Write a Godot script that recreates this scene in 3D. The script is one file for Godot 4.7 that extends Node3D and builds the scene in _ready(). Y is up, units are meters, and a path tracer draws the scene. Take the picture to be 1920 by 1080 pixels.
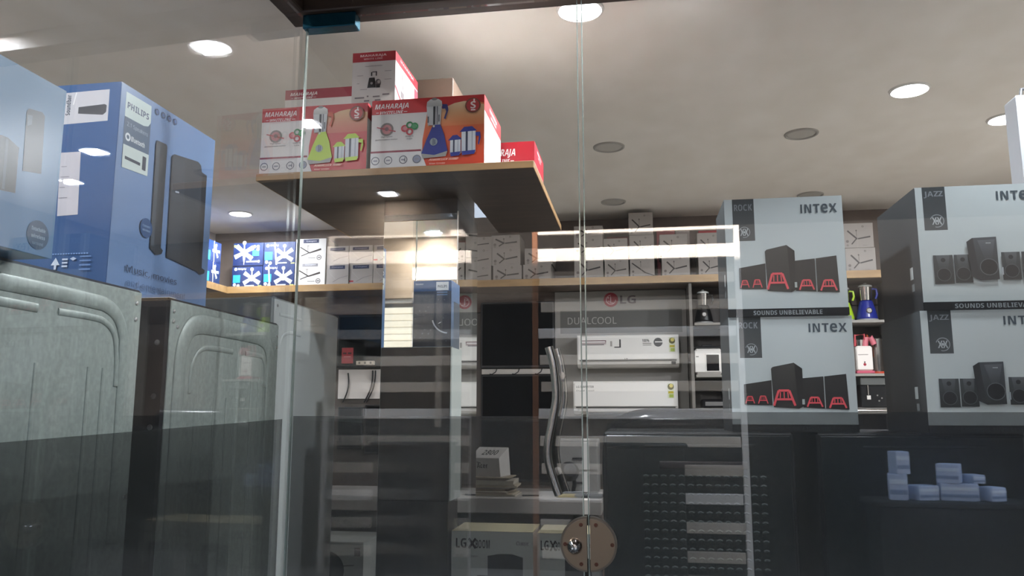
extends Node3D
# An electronics shop seen through its glass entrance. x runs along the shop front, y is up, the shop lies towards -z.

const UP = Vector3.UP
var mats := {}
var bold_font: SystemFont
var plain_font: SystemFont
var text_cache := {}


func _ready() -> void:
	# ---- camera, sky, sun, exposure
	var cam := Camera3D.new()
	cam.name = "camera"
	cam.keep_aspect = Camera3D.KEEP_HEIGHT
	cam.fov = rad_to_deg(2.0 * atan(540.0 / 1489.0))
	cam.near = 0.05
	cam.far = 60.0
	cam.position = Vector3(0, 1.5, 0)
	cam.rotation_degrees = Vector3(8.78, 9.05, 0)
	add_child(cam)
	cam.current = true
	var we := WorldEnvironment.new()
	we.name = "surroundings"
	var env := Environment.new()
	var sky := Sky.new()
	var sm := ProceduralSkyMaterial.new()
	sm.sky_top_color = Color(0.62, 0.70, 0.80)
	sm.sky_horizon_color = Color(0.84, 0.85, 0.86)
	sm.ground_bottom_color = Color(0.3, 0.28, 0.26)
	sm.ground_horizon_color = Color(0.6, 0.58, 0.55)
	sm.sun_angle_max = 0.0
	sm.energy_multiplier = 3.8
	sky.sky_material = sm
	env.background_mode = Environment.BG_SKY
	env.sky = sky
	env.tonemap_mode = Environment.TONE_MAPPER_LINEAR
	env.tonemap_exposure = 4.0
	env.sdfgi_enabled = true
	env.ssao_enabled = true
	env.ssil_enabled = true
	we.environment = env
	add_child(we)
	var sun := DirectionalLight3D.new()
	sun.name = "sunlight"
	sun.light_color = Color(1.0, 0.955, 0.91)
	sun.light_energy = 7.0
	sun.light_angular_distance = 0.6
	sun.shadow_enabled = true
	sun.look_at_from_position(Vector3.ZERO, Vector3(0.12, -1.19, 1.0))
	add_child(sun)

	bold_font = SystemFont.new()
	bold_font.font_names = PackedStringArray(["Droid Sans"])
	bold_font.font_weight = 700
	plain_font = SystemFont.new()
	plain_font.font_names = PackedStringArray(["Droid Sans"])

	build_shell()
	build_glass_front()
	build_street()
	build_lights()
	build_window_appliances()
	build_platform()
	build_back_wall()
	build_fan_cartons()
	build_small_appliances()
	build_counter()
	build_window_cartons()


# ---------------------------------------------------------------- materials
func mat(hex: String, rough := 0.6, metal := 0.0) -> StandardMaterial3D:
	var key := "%s %s %s" % [hex, rough, metal]
	if not mats.has(key):
		var m := StandardMaterial3D.new()
		m.albedo_color = Color(hex)
		m.roughness = rough
		m.metallic = metal
		mats[key] = m
	return mats[key]


func ink(rough := 0.55) -> StandardMaterial3D:   # printed surfaces: colours carried by the vertices
	var key := "ink %s" % rough
	if not mats.has(key):
		var m := StandardMaterial3D.new()
		m.vertex_color_use_as_albedo = true
		m.vertex_color_is_srgb = true
		m.roughness = rough
		mats[key] = m
	return mats[key]


func grained(hex_a: String, hex_b: String, rough: float, scale: Vector3, freq := 0.02, fractal := 4, bump := 0.0) -> StandardMaterial3D:
	var key := "grain %s %s %s %s %s" % [hex_a, hex_b, rough, scale, freq]
	if not mats.has(key):
		var n := FastNoiseLite.new()
		n.seed = 7
		n.noise_type = FastNoiseLite.TYPE_SIMPLEX
		n.frequency = freq
		n.fractal_octaves = fractal
		var size := 256
		var im := Image.create(size, size, false, Image.FORMAT_RGB8)
		var hm := Image.create(size, size, false, Image.FORMAT_RGB8)
		var a := Color(hex_a)
		var b := Color(hex_b)
		for y in size:
			for x in size:   # the noise runs round two circles, so that the texture repeats without a seam
				var u := x * TAU / size
				var w := y * TAU / size
				var r := size / TAU
				var t := clampf(0.5 + 0.7 * (n.get_noise_3d(cos(u) * r, sin(u) * r, cos(w) * r) + n.get_noise_3d(sin(w) * r, cos(u) * r + 91.0, sin(u) * r)) * 0.8, 0, 1)
				im.set_pixel(x, y, a.lerp(b, t))
				hm.set_pixel(x, y, Color(t, t, t))
		var m := StandardMaterial3D.new()
		m.albedo_texture = ImageTexture.create_from_image(im)
		m.uv1_triplanar = true
		m.uv1_world_triplanar = true
		m.uv1_scale = scale
		m.roughness = rough
		if bump > 0.0:
			m.heightmap_enabled = true
			m.heightmap_scale = bump
			m.heightmap_texture = ImageTexture.create_from_image(hm)
		mats[key] = m
	return mats[key]


func wood(hex_a: String, hex_b: String, rough := 0.5) -> StandardMaterial3D:
	return grained(hex_a, hex_b, rough, Vector3(0.35, 2.6, 2.6), 0.03, 5)


func ceiling_white() -> StandardMaterial3D:
	return grained("ece4da", "e3dace", 0.85, Vector3(0.6, 0.6, 0.6), 0.02, 4)


func steel(rough := 0.25, hex := "c9c5c0") -> StandardMaterial3D:
	return mat(hex, rough, 1.0)


func mirror() -> StandardMaterial3D:
	return mat("dfe3e1", 0.015, 1.0)


func glass() -> StandardMaterial3D:
	if not mats.has("glass"):
		var m := StandardMaterial3D.new()
		m.albedo_color = Color(0.55, 0.55, 0.53, 0.006)
		m.transparency = BaseMaterial3D.TRANSPARENCY_ALPHA
		m.roughness = 0.0
		mats["glass"] = m
	return mats["glass"]


func dusty_glass() -> StandardMaterial3D:   # the side pane is the dustier one
	if not mats.has("dusty glass"):
		var m: StandardMaterial3D = glass().duplicate()
		m.albedo_color = Color(0.6, 0.6, 0.58, 0.016)
		mats["dusty glass"] = m
	return mats["dusty glass"]


func film() -> StandardMaterial3D:
	if not mats.has("film"):
		var m := StandardMaterial3D.new()
		m.albedo_color = Color(0.07, 0.085, 0.078, 0.40)
		m.transparency = BaseMaterial3D.TRANSPARENCY_ALPHA
		m.roughness = 0.2
		mats["film"] = m
	return mats["film"]


func glow(hex: String, energy: float) -> StandardMaterial3D:
	var m := StandardMaterial3D.new()
	m.albedo_color = Color(hex)
	m.emission_enabled = true
	m.emission = Color(hex)
	m.emission_energy_multiplier = energy
	return m


# ---------------------------------------------------------------- geometry
class Shape:
	var v := PackedVector3Array()
	var n := PackedVector3Array()
	var c := PackedColorArray()

	func tri(a: Vector3, b: Vector3, d: Vector3, na: Vector3, nb: Vector3, nd: Vector3, ca := Color.WHITE, cb := Color.WHITE, cd := Color.WHITE) -> void:
		var cross := (b - a).cross(d - a)
		if cross.length_squared() < 1e-18:
			return
		if cross.dot(na + nb + nd) > 0.0:   # clockwise from the front
			v.append_array([a, d, b])
			n.append_array([na, nd, nb])
			c.append_array([ca, cd, cb])
		else:
			v.append_array([a, b, d])
			n.append_array([na, nb, nd])
			c.append_array([ca, cb, cd])

	func quad(a: Vector3, b: Vector3, d: Vector3, e: Vector3, nn: Vector3, col := Color.WHITE) -> void:
		tri(a, b, d, nn, nn, nn, col, col, col)
		tri(a, d, e, nn, nn, nn, col, col, col)

	func box(lo: Vector3, hi: Vector3, ch := 0.0, col := Color.WHITE) -> Shape:
		var m := (lo + hi) / 2.0
		var h := (hi - lo) / 2.0
		ch = minf(ch, minf(h.x, minf(h.y, h.z)) * 0.9)
		var p := func(s: Vector3, axis: int) -> Vector3:
			var r := Vector3.ZERO
			for k in 3:
				r[k] = m[k] + s[k] * (h[k] - (0.0 if k == axis else ch))
			return r
		for a in 3:
			var b := (a + 1) % 3
			var d := (a + 2) % 3
			for s in [-1.0, 1.0]:
				var q := []
				for t in [[-1.0, -1.0], [1.0, -1.0], [1.0, 1.0], [-1.0, 1.0]]:
					var sv := Vector3.ZERO
					sv[a] = s
					sv[b] = t[0]
					sv[d] = t[1]
					q.append(p.call(sv, a))
				var nn := Vector3.ZERO
				nn[a] = s
				quad(q[0], q[1], q[2], q[3], nn, col)
				if ch > 0.0:
					for t in [-1.0, 1.0]:   # the edge between faces a and b
						var e1 := Vector3.ZERO
						e1[a] = s
						e1[b] = t
						e1[d] = -1.0
						var e2 := e1
						e2[d] = 1.0
						var en := Vector3.ZERO
						en[a] = s
						en[b] = t
						en = en.normalized()
						quad(p.call(e1, a), p.call(e2, a), p.call(e2, b), p.call(e1, b), en, col)
		if ch > 0.0:
			for i in 8:
				var s := Vector3(1 if i & 1 else -1, 1 if i & 2 else -1, 1 if i & 4 else -1)
				var nn := s.normalized()
				tri(p.call(s, 0), p.call(s, 1), p.call(s, 2), nn, nn, nn, col, col, col)
		return self

	func lathe(profile: Array, at: Vector3, axis := Vector3.UP, segs := 24, col := Color.WHITE, from := 0.0, to := TAU) -> Shape:   # profile of Vector2(radius, height along axis)
		var side := axis.cross(Vector3.RIGHT if absf(axis.x) < 0.9 else Vector3.UP).normalized()
		var other := axis.cross(side).normalized()
		for i in profile.size() - 1:
			var a: Vector2 = profile[i]
			var b: Vector2 = profile[i + 1]
			var d := b - a
			var fl := Vector2(d.y, -d.x).normalized()
			for k in segs:
				var t0 := from + (to - from) * k / segs
				var t1 := from + (to - from) * (k + 1) / segs
				var r0 := side * cos(t0) + other * sin(t0)
				var r1 := side * cos(t1) + other * sin(t1)
				var n0 := r0 * fl.x + axis * fl.y
				var n1 := r1 * fl.x + axis * fl.y
				var p00 := at + r0 * a.x + axis * a.y
				var p01 := at + r1 * a.x + axis * a.y
				var p10 := at + r0 * b.x + axis * b.y
				var p11 := at + r1 * b.x + axis * b.y
				tri(p00, p10, p11, n0, n0, n1, col, col, col)
				tri(p00, p11, p01, n0, n1, n1, col, col, col)
		return self

	func tube(path: Array, r: float, sides := 8, col := Color.WHITE, flat := Vector3.ZERO, squash := 1.0) -> Shape:   # flat: direction in which the section is squashed
		var rings := []
		var prev := Vector3.ZERO
		for i in path.size():
			var t: Vector3 = (path[mini(i + 1, path.size() - 1)] - path[maxi(i - 1, 0)]).normalized()
			var u := flat if flat != Vector3.ZERO else (prev if prev != Vector3.ZERO else (Vector3.UP if absf(t.y) < 0.9 else Vector3.RIGHT))
			u = (u - t * u.dot(t)).normalized()
			prev = u
			var w := t.cross(u)
			var ring := []
			for k in sides:
				var a := TAU * k / sides
				var off := u * cos(a) * squash + w * sin(a)
				ring.append([path[i] + off * r, (u * cos(a) / squash + w * sin(a)).normalized()])
			rings.append(ring)
		for i in rings.size() - 1:
			for k in sides:
				var p: Array = rings[i][k]
				var q: Array = rings[i][(k + 1) % sides]
				var s: Array = rings[i + 1][k]
				var t: Array = rings[i + 1][(k + 1) % sides]
				tri(p[0], s[0], t[0], p[1], s[1], t[1], col, col, col)
				tri(p[0], t[0], q[0], p[1], t[1], q[1], col, col, col)
		for e in [0, rings.size() - 1]:
			var ax: Vector3 = (path[0] - path[1]).normalized() if e == 0 else (path[-1] - path[-2]).normalized()
			for k in range(1, sides - 1):
				tri(rings[e][0][0], rings[e][k][0], rings[e][k + 1][0], ax, ax, ax, col, col, col)
		return self

	func prism(poly: PackedVector2Array, o: Vector3, ux: Vector3, uy: Vector3, depth: float, col := Color.WHITE) -> Shape:   # outline swept from o along ux x uy
		var nn := ux.cross(uy).normalized()
		var idx := Geometry2D.triangulate_polygon(poly)
		for k in range(0, idx.size(), 3):
			var q := []
			for j in 3:
				var p2: Vector2 = poly[idx[k + j]]
				q.append(o + ux * p2.x + uy * p2.y)
			tri(q[0], q[1], q[2], -nn, -nn, -nn, col, col, col)
			tri(q[0] + nn * depth, q[1] + nn * depth, q[2] + nn * depth, nn, nn, nn, col, col, col)
		var turn := 1.0 if Geometry2D.is_polygon_clockwise(poly) else -1.0
		for k in poly.size():
			var a2: Vector2 = poly[k]
			var b2: Vector2 = poly[(k + 1) % poly.size()]
			var e2 := (b2 - a2).normalized()
			var on := (ux * -e2.y + uy * e2.x) * turn
			var a := o + ux * a2.x + uy * a2.y
			var b := o + ux * b2.x + uy * b2.y
			quad(a, b, b + nn * depth, a + nn * depth, on, col)
		return self

	func mesh() -> ArrayMesh:
		var arr := []
		arr.resize(Mesh.ARRAY_MAX)
		arr[Mesh.ARRAY_VERTEX] = v
		arr[Mesh.ARRAY_NORMAL] = n
		arr[Mesh.ARRAY_COLOR] = c
		var m := ArrayMesh.new()
		m.add_surface_from_arrays(Mesh.PRIMITIVE_TRIANGLES, arr)
		return m


# A flat print on one face: x runs 0..1 to the right, y 0..1 downwards; each stroke lies a hair above the one before.
class Print:
	var s := Shape.new()
	var host: Node
	var o: Vector3
	var ux: Vector3
	var uy: Vector3
	var n: Vector3
	var lift := 0.0006
	var ratio := 1.0   # width / height

	func _init(h: Node, top_left: Vector3, right: Vector3, down: Vector3, normal: Vector3) -> void:
		host = h
		o = top_left
		ux = right
		uy = down
		n = normal
		ratio = right.length() / down.length()

	func at(x: float, y: float) -> Vector3:
		return o + ux * x + uy * y + n * lift

	func up() -> void:
		lift += 0.00015

	func rect(x0: float, y0: float, x1: float, y1: float, hex: String, hex2 := "") -> void:
		var a := Color(hex)
		var b := Color(hex2) if hex2 else a
		s.tri(at(x0, y0), at(x1, y0), at(x1, y1), n, n, n, a, a, b)
		s.tri(at(x0, y0), at(x1, y1), at(x0, y1), n, n, n, a, b, b)
		up()

	func poly(pts: Array, hex: String, hex2 := "") -> void:   # a second colour shades it downwards, as printed
		var p := PackedVector2Array(pts)
		var lo := 1e9
		var hi := -1e9
		for q in p:
			lo = minf(lo, q.y)
			hi = maxf(hi, q.y)
		var a := Color(hex)
		var b := Color(hex2) if hex2 else a
		var idx := Geometry2D.triangulate_polygon(p)
		for k in range(0, idx.size(), 3):
			var w := []
			var cl := []
			for j in 3:
				var q: Vector2 = p[idx[k + j]]
				w.append(at(q.x, q.y))
				cl.append(a.lerp(b, (q.y - lo) / maxf(hi - lo, 1e-6)))
			s.tri(w[0], w[1], w[2], n, n, n, cl[0], cl[1], cl[2])
		up()

	func ell(x: float, y: float, rx: float, hex: String, ry := -1.0) -> void:   # without ry: a circle
		ring(x, y, rx, 0.0, hex, ry)

	func ring(x: float, y: float, r1: float, r0: float, hex: String, ry := -1.0, from := 0.0, to := TAU) -> void:
		var k := (ry / r1) if ry > 0.0 else ratio
		var col := Color(hex)
		var segs := 20
		for i in segs:
			var a := from + (to - from) * i / segs
			var b := from + (to - from) * (i + 1) / segs
			var p := at(x + cos(a) * r1, y + sin(a) * r1 * k)
			var q := at(x + cos(b) * r1, y + sin(b) * r1 * k)
			var p0 := at(x + cos(a) * r0, y + sin(a) * r0 * k)
			var q0 := at(x + cos(b) * r0, y + sin(b) * r0 * k)
			s.tri(p, q, q0, n, n, n, col, col, col)
			s.tri(p, q0, p0, n, n, n, col, col, col)
		up()

	func line(x0: float, y0: float, x1: float, y1: float, w: float, hex: String, w2 := -1.0) -> void:   # w as a share of the width
		if w2 < 0.0:
			w2 = w
		var d := Vector2((x1 - x0), (y1 - y0) / ratio)
		var p := Vector2(-d.y, d.x).normalized()
		var a := p * w / 2.0
		var b := p * w2 / 2.0
		poly([Vector2(x0 + a.x, y0 + a.y * ratio), Vector2(x1 + b.x, y1 + b.y * ratio), Vector2(x1 - b.x, y1 - b.y * ratio), Vector2(x0 - a.x, y0 - a.y * ratio)], hex)

	func text(words: String, x0: float, y0: float, x1: float, y1: float, hex: String, bold := true, slant := 0.0, turned := false) -> void:   # fitted to the rectangle
		var g: PackedVector2Array = host.letters(words, bold)
		var col := Color(hex)
		for k in range(0, g.size(), 3):
			var w := []
			for j in 3:
				var q := g[k + j]
				if turned:   # reads upwards
					w.append(at(lerpf(x0, x1, 1.0 - q.y), lerpf(y1, y0, q.x)))
				else:
					w.append(at(lerpf(x0, x1, q.x) + slant * (q.y - 0.5) * (x1 - x0), lerpf(y1, y0, q.y)))
			s.tri(w[0], w[1], w[2], n, n, n, col, col, col)
		up()


func letters(words: String, bold: bool) -> PackedVector2Array:   # triangles of the lettering, scaled to 0..1 both ways
	var key := words + ("|b" if bold else "|p")
	if not text_cache.has(key):
		var tm := TextMesh.new()
		tm.text = words
		tm.font = bold_font if bold else plain_font
		tm.font_size = 24
		tm.pixel_size = 0.01
		tm.curve_step = 1.5
		tm.depth = 0.0
		var arr := tm.get_mesh_arrays()
		var pts: PackedVector3Array = arr[Mesh.ARRAY_VERTEX]
		var idx: PackedInt32Array = arr[Mesh.ARRAY_INDEX]
		var lo := Vector2(1e9, 1e9)
		var hi := Vector2(-1e9, -1e9)
		for p in pts:
			lo = lo.min(Vector2(p.x, p.y))
			hi = hi.max(Vector2(p.x, p.y))
		var out := PackedVector2Array()
		for i in idx:
			out.append((Vector2(pts[i].x, pts[i].y) - lo) / (hi - lo))
		text_cache[key] = out
	return text_cache[key]


# ---------------------------------------------------------------- nodes
func obj(called: String, s: Shape, m: Material, parent: Node = self) -> MeshInstance3D:
	var o := MeshInstance3D.new()
	o.name = called
	o.mesh = s.mesh()
	o.material_override = m
	parent.add_child(o, true)
	return o


func tag(o: Node, label: String, category: String, group := "", kind := "") -> Node:
	o.set_meta("label", label)
	o.set_meta("category", category)
	if group:
		o.set_meta("group", group)
	if kind:
		o.set_meta("kind", kind)
	return o


var taken := {}

func thing(called: String, label: String, category: String, at := Vector3.ZERO, group := "", turn := 0.0) -> Node3D:
	var o := Node3D.new()
	var k: int = taken.get(called, 0)
	taken[called] = k + 1
	o.name = called if k == 0 else "%s_%03d" % [called, k]
	o.position = at
	o.rotation_degrees.y = turn
	add_child(o)
	tag(o, label, category, group)
	return o


func struct(called: String, s: Shape, m: Material, label: String, category: String) -> MeshInstance3D:
	var o := obj(called, s, m)
	tag(o, label, category, "", "structure")
	return o


func box(lo: Vector3, hi: Vector3, ch := 0.0) -> Shape:
	return Shape.new().box(lo, hi, ch)


# prints on the faces of a carton that stands on its own origin, w wide, h high and d deep
func print_front(t: Node, w: float, h: float, d: float) -> Print:
	return Print.new(self, Vector3(-w / 2, h, d / 2), Vector3(w, 0, 0), Vector3(0, -h, 0), Vector3(0, 0, 1))


func print_right(t: Node, w: float, h: float, d: float) -> Print:
	return Print.new(self, Vector3(w / 2, h, d / 2), Vector3(0, 0, -d), Vector3(0, -h, 0), Vector3(1, 0, 0))


func print_left(t: Node, w: float, h: float, d: float) -> Print:
	return Print.new(self, Vector3(-w / 2, h, -d / 2), Vector3(0, 0, d), Vector3(0, -h, 0), Vector3(-1, 0, 0))


func carton(called: String, label: String, size: Vector3, at: Vector3, hex: String, group := "", turn := 0.0, rough := 0.6) -> Node3D:   # at: middle of its underside
	var t := thing(called, label, "carton", at, group, turn)
	obj("carton_body", box(Vector3(-size.x / 2, 0, -size.z / 2), Vector3(size.x / 2, size.y - 0.0015, size.z / 2), 0.003), mat(hex, rough), t)
	# the two lid flaps, a hair proud of the body with the slit between them
	for s in [-1, 1]:
		var a := Vector3(-size.x / 2 + 0.004, size.y - 0.0015, 0.001 if s > 0 else -size.z / 2 + 0.004)
		var b := Vector3(size.x / 2 - 0.004, size.y, size.z / 2 - 0.004 if s > 0 else -0.001)
		obj("lid_flap", box(a, b), mat(hex, rough), t)
	return t


# ---------------------------------------------------------------- the room
func build_shell() -> void:
	var plaster := grained("d2cdc6", "c8c2ba", 0.9, Vector3(0.8, 0.8, 0.8), 0.02, 4)
	struct("floor", box(Vector3(-3.95, -0.15, -6.8), Vector3(3.1, -0.01, 1.25)), grained("b9b5ae", "aaa69f", 0.3, Vector3(1, 1, 1)), "pale grey polished shop floor running out to the entrance step", "floor")
	# laid floor slabs: pale inside the shop, dark granite in the entrance
	var pale := grained("d2cec7", "c4c0b9", 0.3, Vector3(1, 1, 1))
	var granite := grained("24221f", "1b1a18", 0.5, Vector3(3, 3, 3), 0.06)
	var fl := $floor
	for i in 12:
		for k in 8:
			var x0 := -3.95 + 0.5875 * i
			var z1 := -2.3 - 0.5625 * k
			obj("tile", box(Vector3(x0 + 0.001, -0.01, z1 - 0.5615), Vector3(x0 + 0.5865, 0.0, z1 - 0.001), 0.001), pale, fl)
	obj("tile", box(Vector3(-3.95, -0.01, -2.299), Vector3(-1.06, 0.0, 1.25), 0.001), pale, fl)
	for i in 5:
		obj("tile", box(Vector3(-1.058 + 0.83 * i, -0.01, -2.299), Vector3(-0.23 + 0.83 * i, 0.0, 1.25), 0.002), granite, fl)
	struct("ceiling", box(Vector3(-3.95, 3.1, -6.8), Vector3(3.1, 3.35, 1.25)), ceiling_white(), "white plastered ceiling with round recessed lamps", "ceiling")
	struct("wall_back", box(Vector3(-3.95, 0, -6.8), Vector3(3.1, 3.1, -6.6)), grained("7d6f66", "6f625a", 0.6, Vector3(0.8, 0.8, 0.8)), "brownish back wall behind the shelf of fan cartons", "wall")
	struct("wall_left", box(Vector3(-3.95, 0, -6.6), Vector3(-3.8, 3.1, 1.25)), plaster, "off white side wall beyond the blue fan cartons", "wall")
	struct("trim_4", box(Vector3(2.90, 0, -2.25), Vector3(2.95, 2.84, 1.25)), wood("201a15", "171210", 0.6), "dark wooden cladding on the side of the entrance", "cladding")
	struct("wall_right", box(Vector3(2.95, 0, -6.6), Vector3(3.1, 3.1, 1.25)), plaster, "off white side wall beyond the speaker cartons", "wall")
	struct("wall_front", box(Vector3(-9.0, 3.35, 0.2), Vector3(9.0, 9.1, 1.25)), grained("8d857c", "7b746c", 0.9, Vector3(0.5, 0.5, 0.5)), "plain rendered upper storey above the shop entrance", "wall")
	struct("wall_bay", box(Vector3(-3.8, 2.53, 1.1), Vector3(-1.225, 3.1, 1.25)), grained("a89078", "9a846e", 0.8, Vector3(0.8, 0.8, 0.8)), "tan lintel over the display bay window", "wall")
	# wooden beams that carry the glass, and the wooden soffit of the entrance
	var dark := wood("4a382b", "33261d", 0.55)
	struct("trim_1", box(Vector3(-1.115, 2.772, -2.36), Vector3(2.95, 3.1, -2.26), 0.004), dark, "dark brown wooden beam over the glass doors", "beam")
	var side := struct("trim_2", box(Vector3(-0.061, 2.772, 0.03), Vector3(0.014, 3.1, 3.38), 0.004), dark, "dark brown wooden beam over the side pane of the entrance", "beam")
	side.position = Vector3(-1.054, 0, -2.29)
	side.rotation_degrees.y = -2.7
	struct("trim_3", box(Vector3(-1.03, 2.84, -2.26), Vector3(2.95, 3.1, 1.25)), wood("3d2f26", "2b211b", 0.6), "dark wooden soffit over the entrance recess", "soffit")


func build_glass_front() -> void:
	# side pane of the entrance recess
	var w := Node3D.new()
	w.name = "window_1"
	w.position = Vector3(-1.054, 0, -2.29)
	w.rotation_degrees.y = -2.7   # the entrance flares a little towards the street
	add_child(w)
	tag(w, "fixed glass side pane of the entrance with a dark film on its lower half", "window", "", "structure")
	obj("glass_pane", box(Vector3(-0.010, 0.02, 0.0), Vector3(0, 2.77, 3.38)), dusty_glass(), w)
	# the film was cut a little askew: its edge falls towards the street
	var fl := Shape.new().prism(PackedVector2Array([Vector2(-3.37, 0.03), Vector2(-0.005, 0.03), Vector2(-0.005, 1.475), Vector2(-3.37, 1.375)]), Vector3(-0.0108, 0, 0), Vector3(0, 0, -1), Vector3(0, 1, 0), 0.0004)
	obj("tint_film", fl, film(), w)
	# street side of the display bay
	var b := Node3D.new()
	b.name = "window_3"
	add_child(b)
	tag(b, "clear glass street window of the display bay", "window", "", "structure")
	obj("glass_pane", box(Vector3(-3.75, 0.05, 1.16), Vector3(-1.28, 2.5, 1.168)), glass(), b)
	for e in [[Vector3(-3.8, 0, 1.13), Vector3(-3.75, 2.53, 1.2)], [Vector3(-1.28, 0, 1.13), Vector3(-1.225, 2.53, 1.2)], [Vector3(-3.75, 0, 1.13), Vector3(-1.28, 0.05, 1.2)], [Vector3(-3.75, 2.5, 1.13), Vector3(-1.28, 2.53, 1.2)]]:
		obj("window_frame", box(e[0], e[1], 0.004), steel(0.35), b)

	# the hinged glass leaf
	var d := Node3D.new()
	d.name = "door_1"
	add_child(d)
	tag(d, "frameless glass door leaf with a blue patch fitting and a curved steel pull handle", "door", "", "structure")
	obj("glass_pane", box(Vector3(-1.043, 0.012, -2.306), Vector3(-0.163, 2.765, -2.294)), glass(), d)
	obj("tint_film", box(Vector3(-1.04, 0.015, -2.3068), Vector3(-0.166, 1.484, -2.3064)), film(), d)
	edge_strip(-1.043, d)
	edge_strip(-0.163, d)
	var patch := Shape.new()
	patch.box(Vector3(-1.05, 2.722, -2.325), Vector3(-0.872, 2.77, -2.275), 0.003)
	obj("patch_fitting", patch, mat("235a6c", 0.25, 0.8), d)
	pull_handle(d, -2.262, 0.0)
	pull_handle(d, -2.338, 0.013)
	lock_half(d, -0.148, -1.0)
	# the fixed glass beside it
	var f := Node3D.new()
	f.name = "window_2"
	add_child(f)
	tag(f, "wide fixed glass pane in front of the speaker cartons with a dark film on its lower half", "window", "", "structure")
	obj("glass_pane", box(Vector3(-0.149, 0.012, -2.306), Vector3(2.94, 2.765, -2.294)), glass(), f)
	obj("tint_film", box(Vector3(-0.146, 0.015, -2.3068), Vector3(2.935, 1.496, -2.3064)), film(), f)
	edge_strip(-0.149, f)
	lock_half(f, -0.148, 1.0)


func edge_strip(x: float, host: Node) -> void:   # polished edge of a pane, greener and brighter than its face
	var s := box(Vector3(x - 0.0015, 0.02, -2.307), Vector3(x + 0.0015, 2.765, -2.293))
	obj("polished_edge", s, mat("9aa39c", 0.15, 0.35), host)


func pull_handle(host: Node, z: float, dx: float) -> void:
	var pts := []
	var ctrl := [Vector2(-0.253, 1.68), Vector2(-0.240, 1.625), Vector2(-0.233, 1.54), Vector2(-0.245, 1.47), Vector2(-0.257, 1.41), Vector2(-0.257, 1.365), Vector2(-0.246, 1.32), Vector2(-0.228, 1.268)]
	for i in ctrl.size() - 1:
		var a: Vector2 = ctrl[maxi(i - 1, 0)]
		var b: Vector2 = ctrl[i]
		var c: Vector2 = ctrl[i + 1]
		var e: Vector2 = ctrl[mini(i + 2, ctrl.size() - 1)]
		for k in 5:
			var q := b.cubic_interpolate(c, a, e, k / 5.0)
			pts.append(Vector3(q.x + dx, q.y, z))
	pts.append(Vector3(-0.228 + dx, 1.268, z))
	var h := obj("pull_handle", Shape.new().tube(pts, 0.0125, 14), steel(0.22, "b5b0ab"), host)
	var out := signf(z + 2.3)
	for y in [1.6, 1.33]:
		var x := (-0.237 if y > 1.5 else -0.249) + dx
		obj("handle_post", Shape.new().lathe([Vector2(0, 0), Vector2(0.012, 0), Vector2(0.012, 0.03), Vector2(0.009, 0.034)], Vector3(x, y, -2.3 + 0.006 * out), Vector3(0, 0, out), 14), steel(0.25), h)


func lock_half(host: Node, xc: float, side: float) -> void:   # half of the round lock plate, on the street side
	var c := Vector3(xc + side * 0.0045, 1.137, -2.29)
	var r := 0.0735
	for layer in [[r, 0.0, 0.020, "6f675e", 0.3], [r - 0.006, 0.020, 0.026, "857565", 0.33]]:
		var p := PackedVector2Array()
		for k in 25:
			var a := -PI / 2 + PI * k / 24.0
			p.append(Vector2(cos(a) * side * float(layer[0]), sin(a) * float(layer[0])))
		var s := Shape.new().prism(p, c + Vector3(0, 0, layer[1]), Vector3.RIGHT, UP, float(layer[2]) - float(layer[1]))
		obj("lock_plate", s, steel(layer[4], layer[3]), host)
	for q in [Vector2(0.016, 0.052), Vector2(0.016, -0.052), Vector2(0.060, 0.0)]:
		obj("screw", Shape.new().lathe([Vector2(0.0055, 0), Vector2(0.005, 0.001), Vector2(0.002, 0.0012), Vector2(0, 0.0002)], c + Vector3(q.x * side, q.y, 0.026), Vector3(0, 0, 1), 12), steel(0.4, "5a3d33"), host)
	if side < 0.0:
		var k := Shape.new()
		k.lathe([Vector2(0.021, 0), Vector2(0.021, 0.006), Vector2(0.018, 0.012), Vector2(0.014, 0.017), Vector2(0.008, 0.0205), Vector2(0, 0.0215)], c + Vector3(-0.034, -0.005, 0.026), Vector3(0, 0, 1), 24)
		obj("lock_knob", k, steel(0.06, "e3dfdc"), host)
		obj("key_slot", box(c + Vector3(-0.0352, -0.017, 0.0465), c + Vector3(-0.0328, -0.003, 0.0485)), mat("1a1614", 0.5), host)


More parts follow.
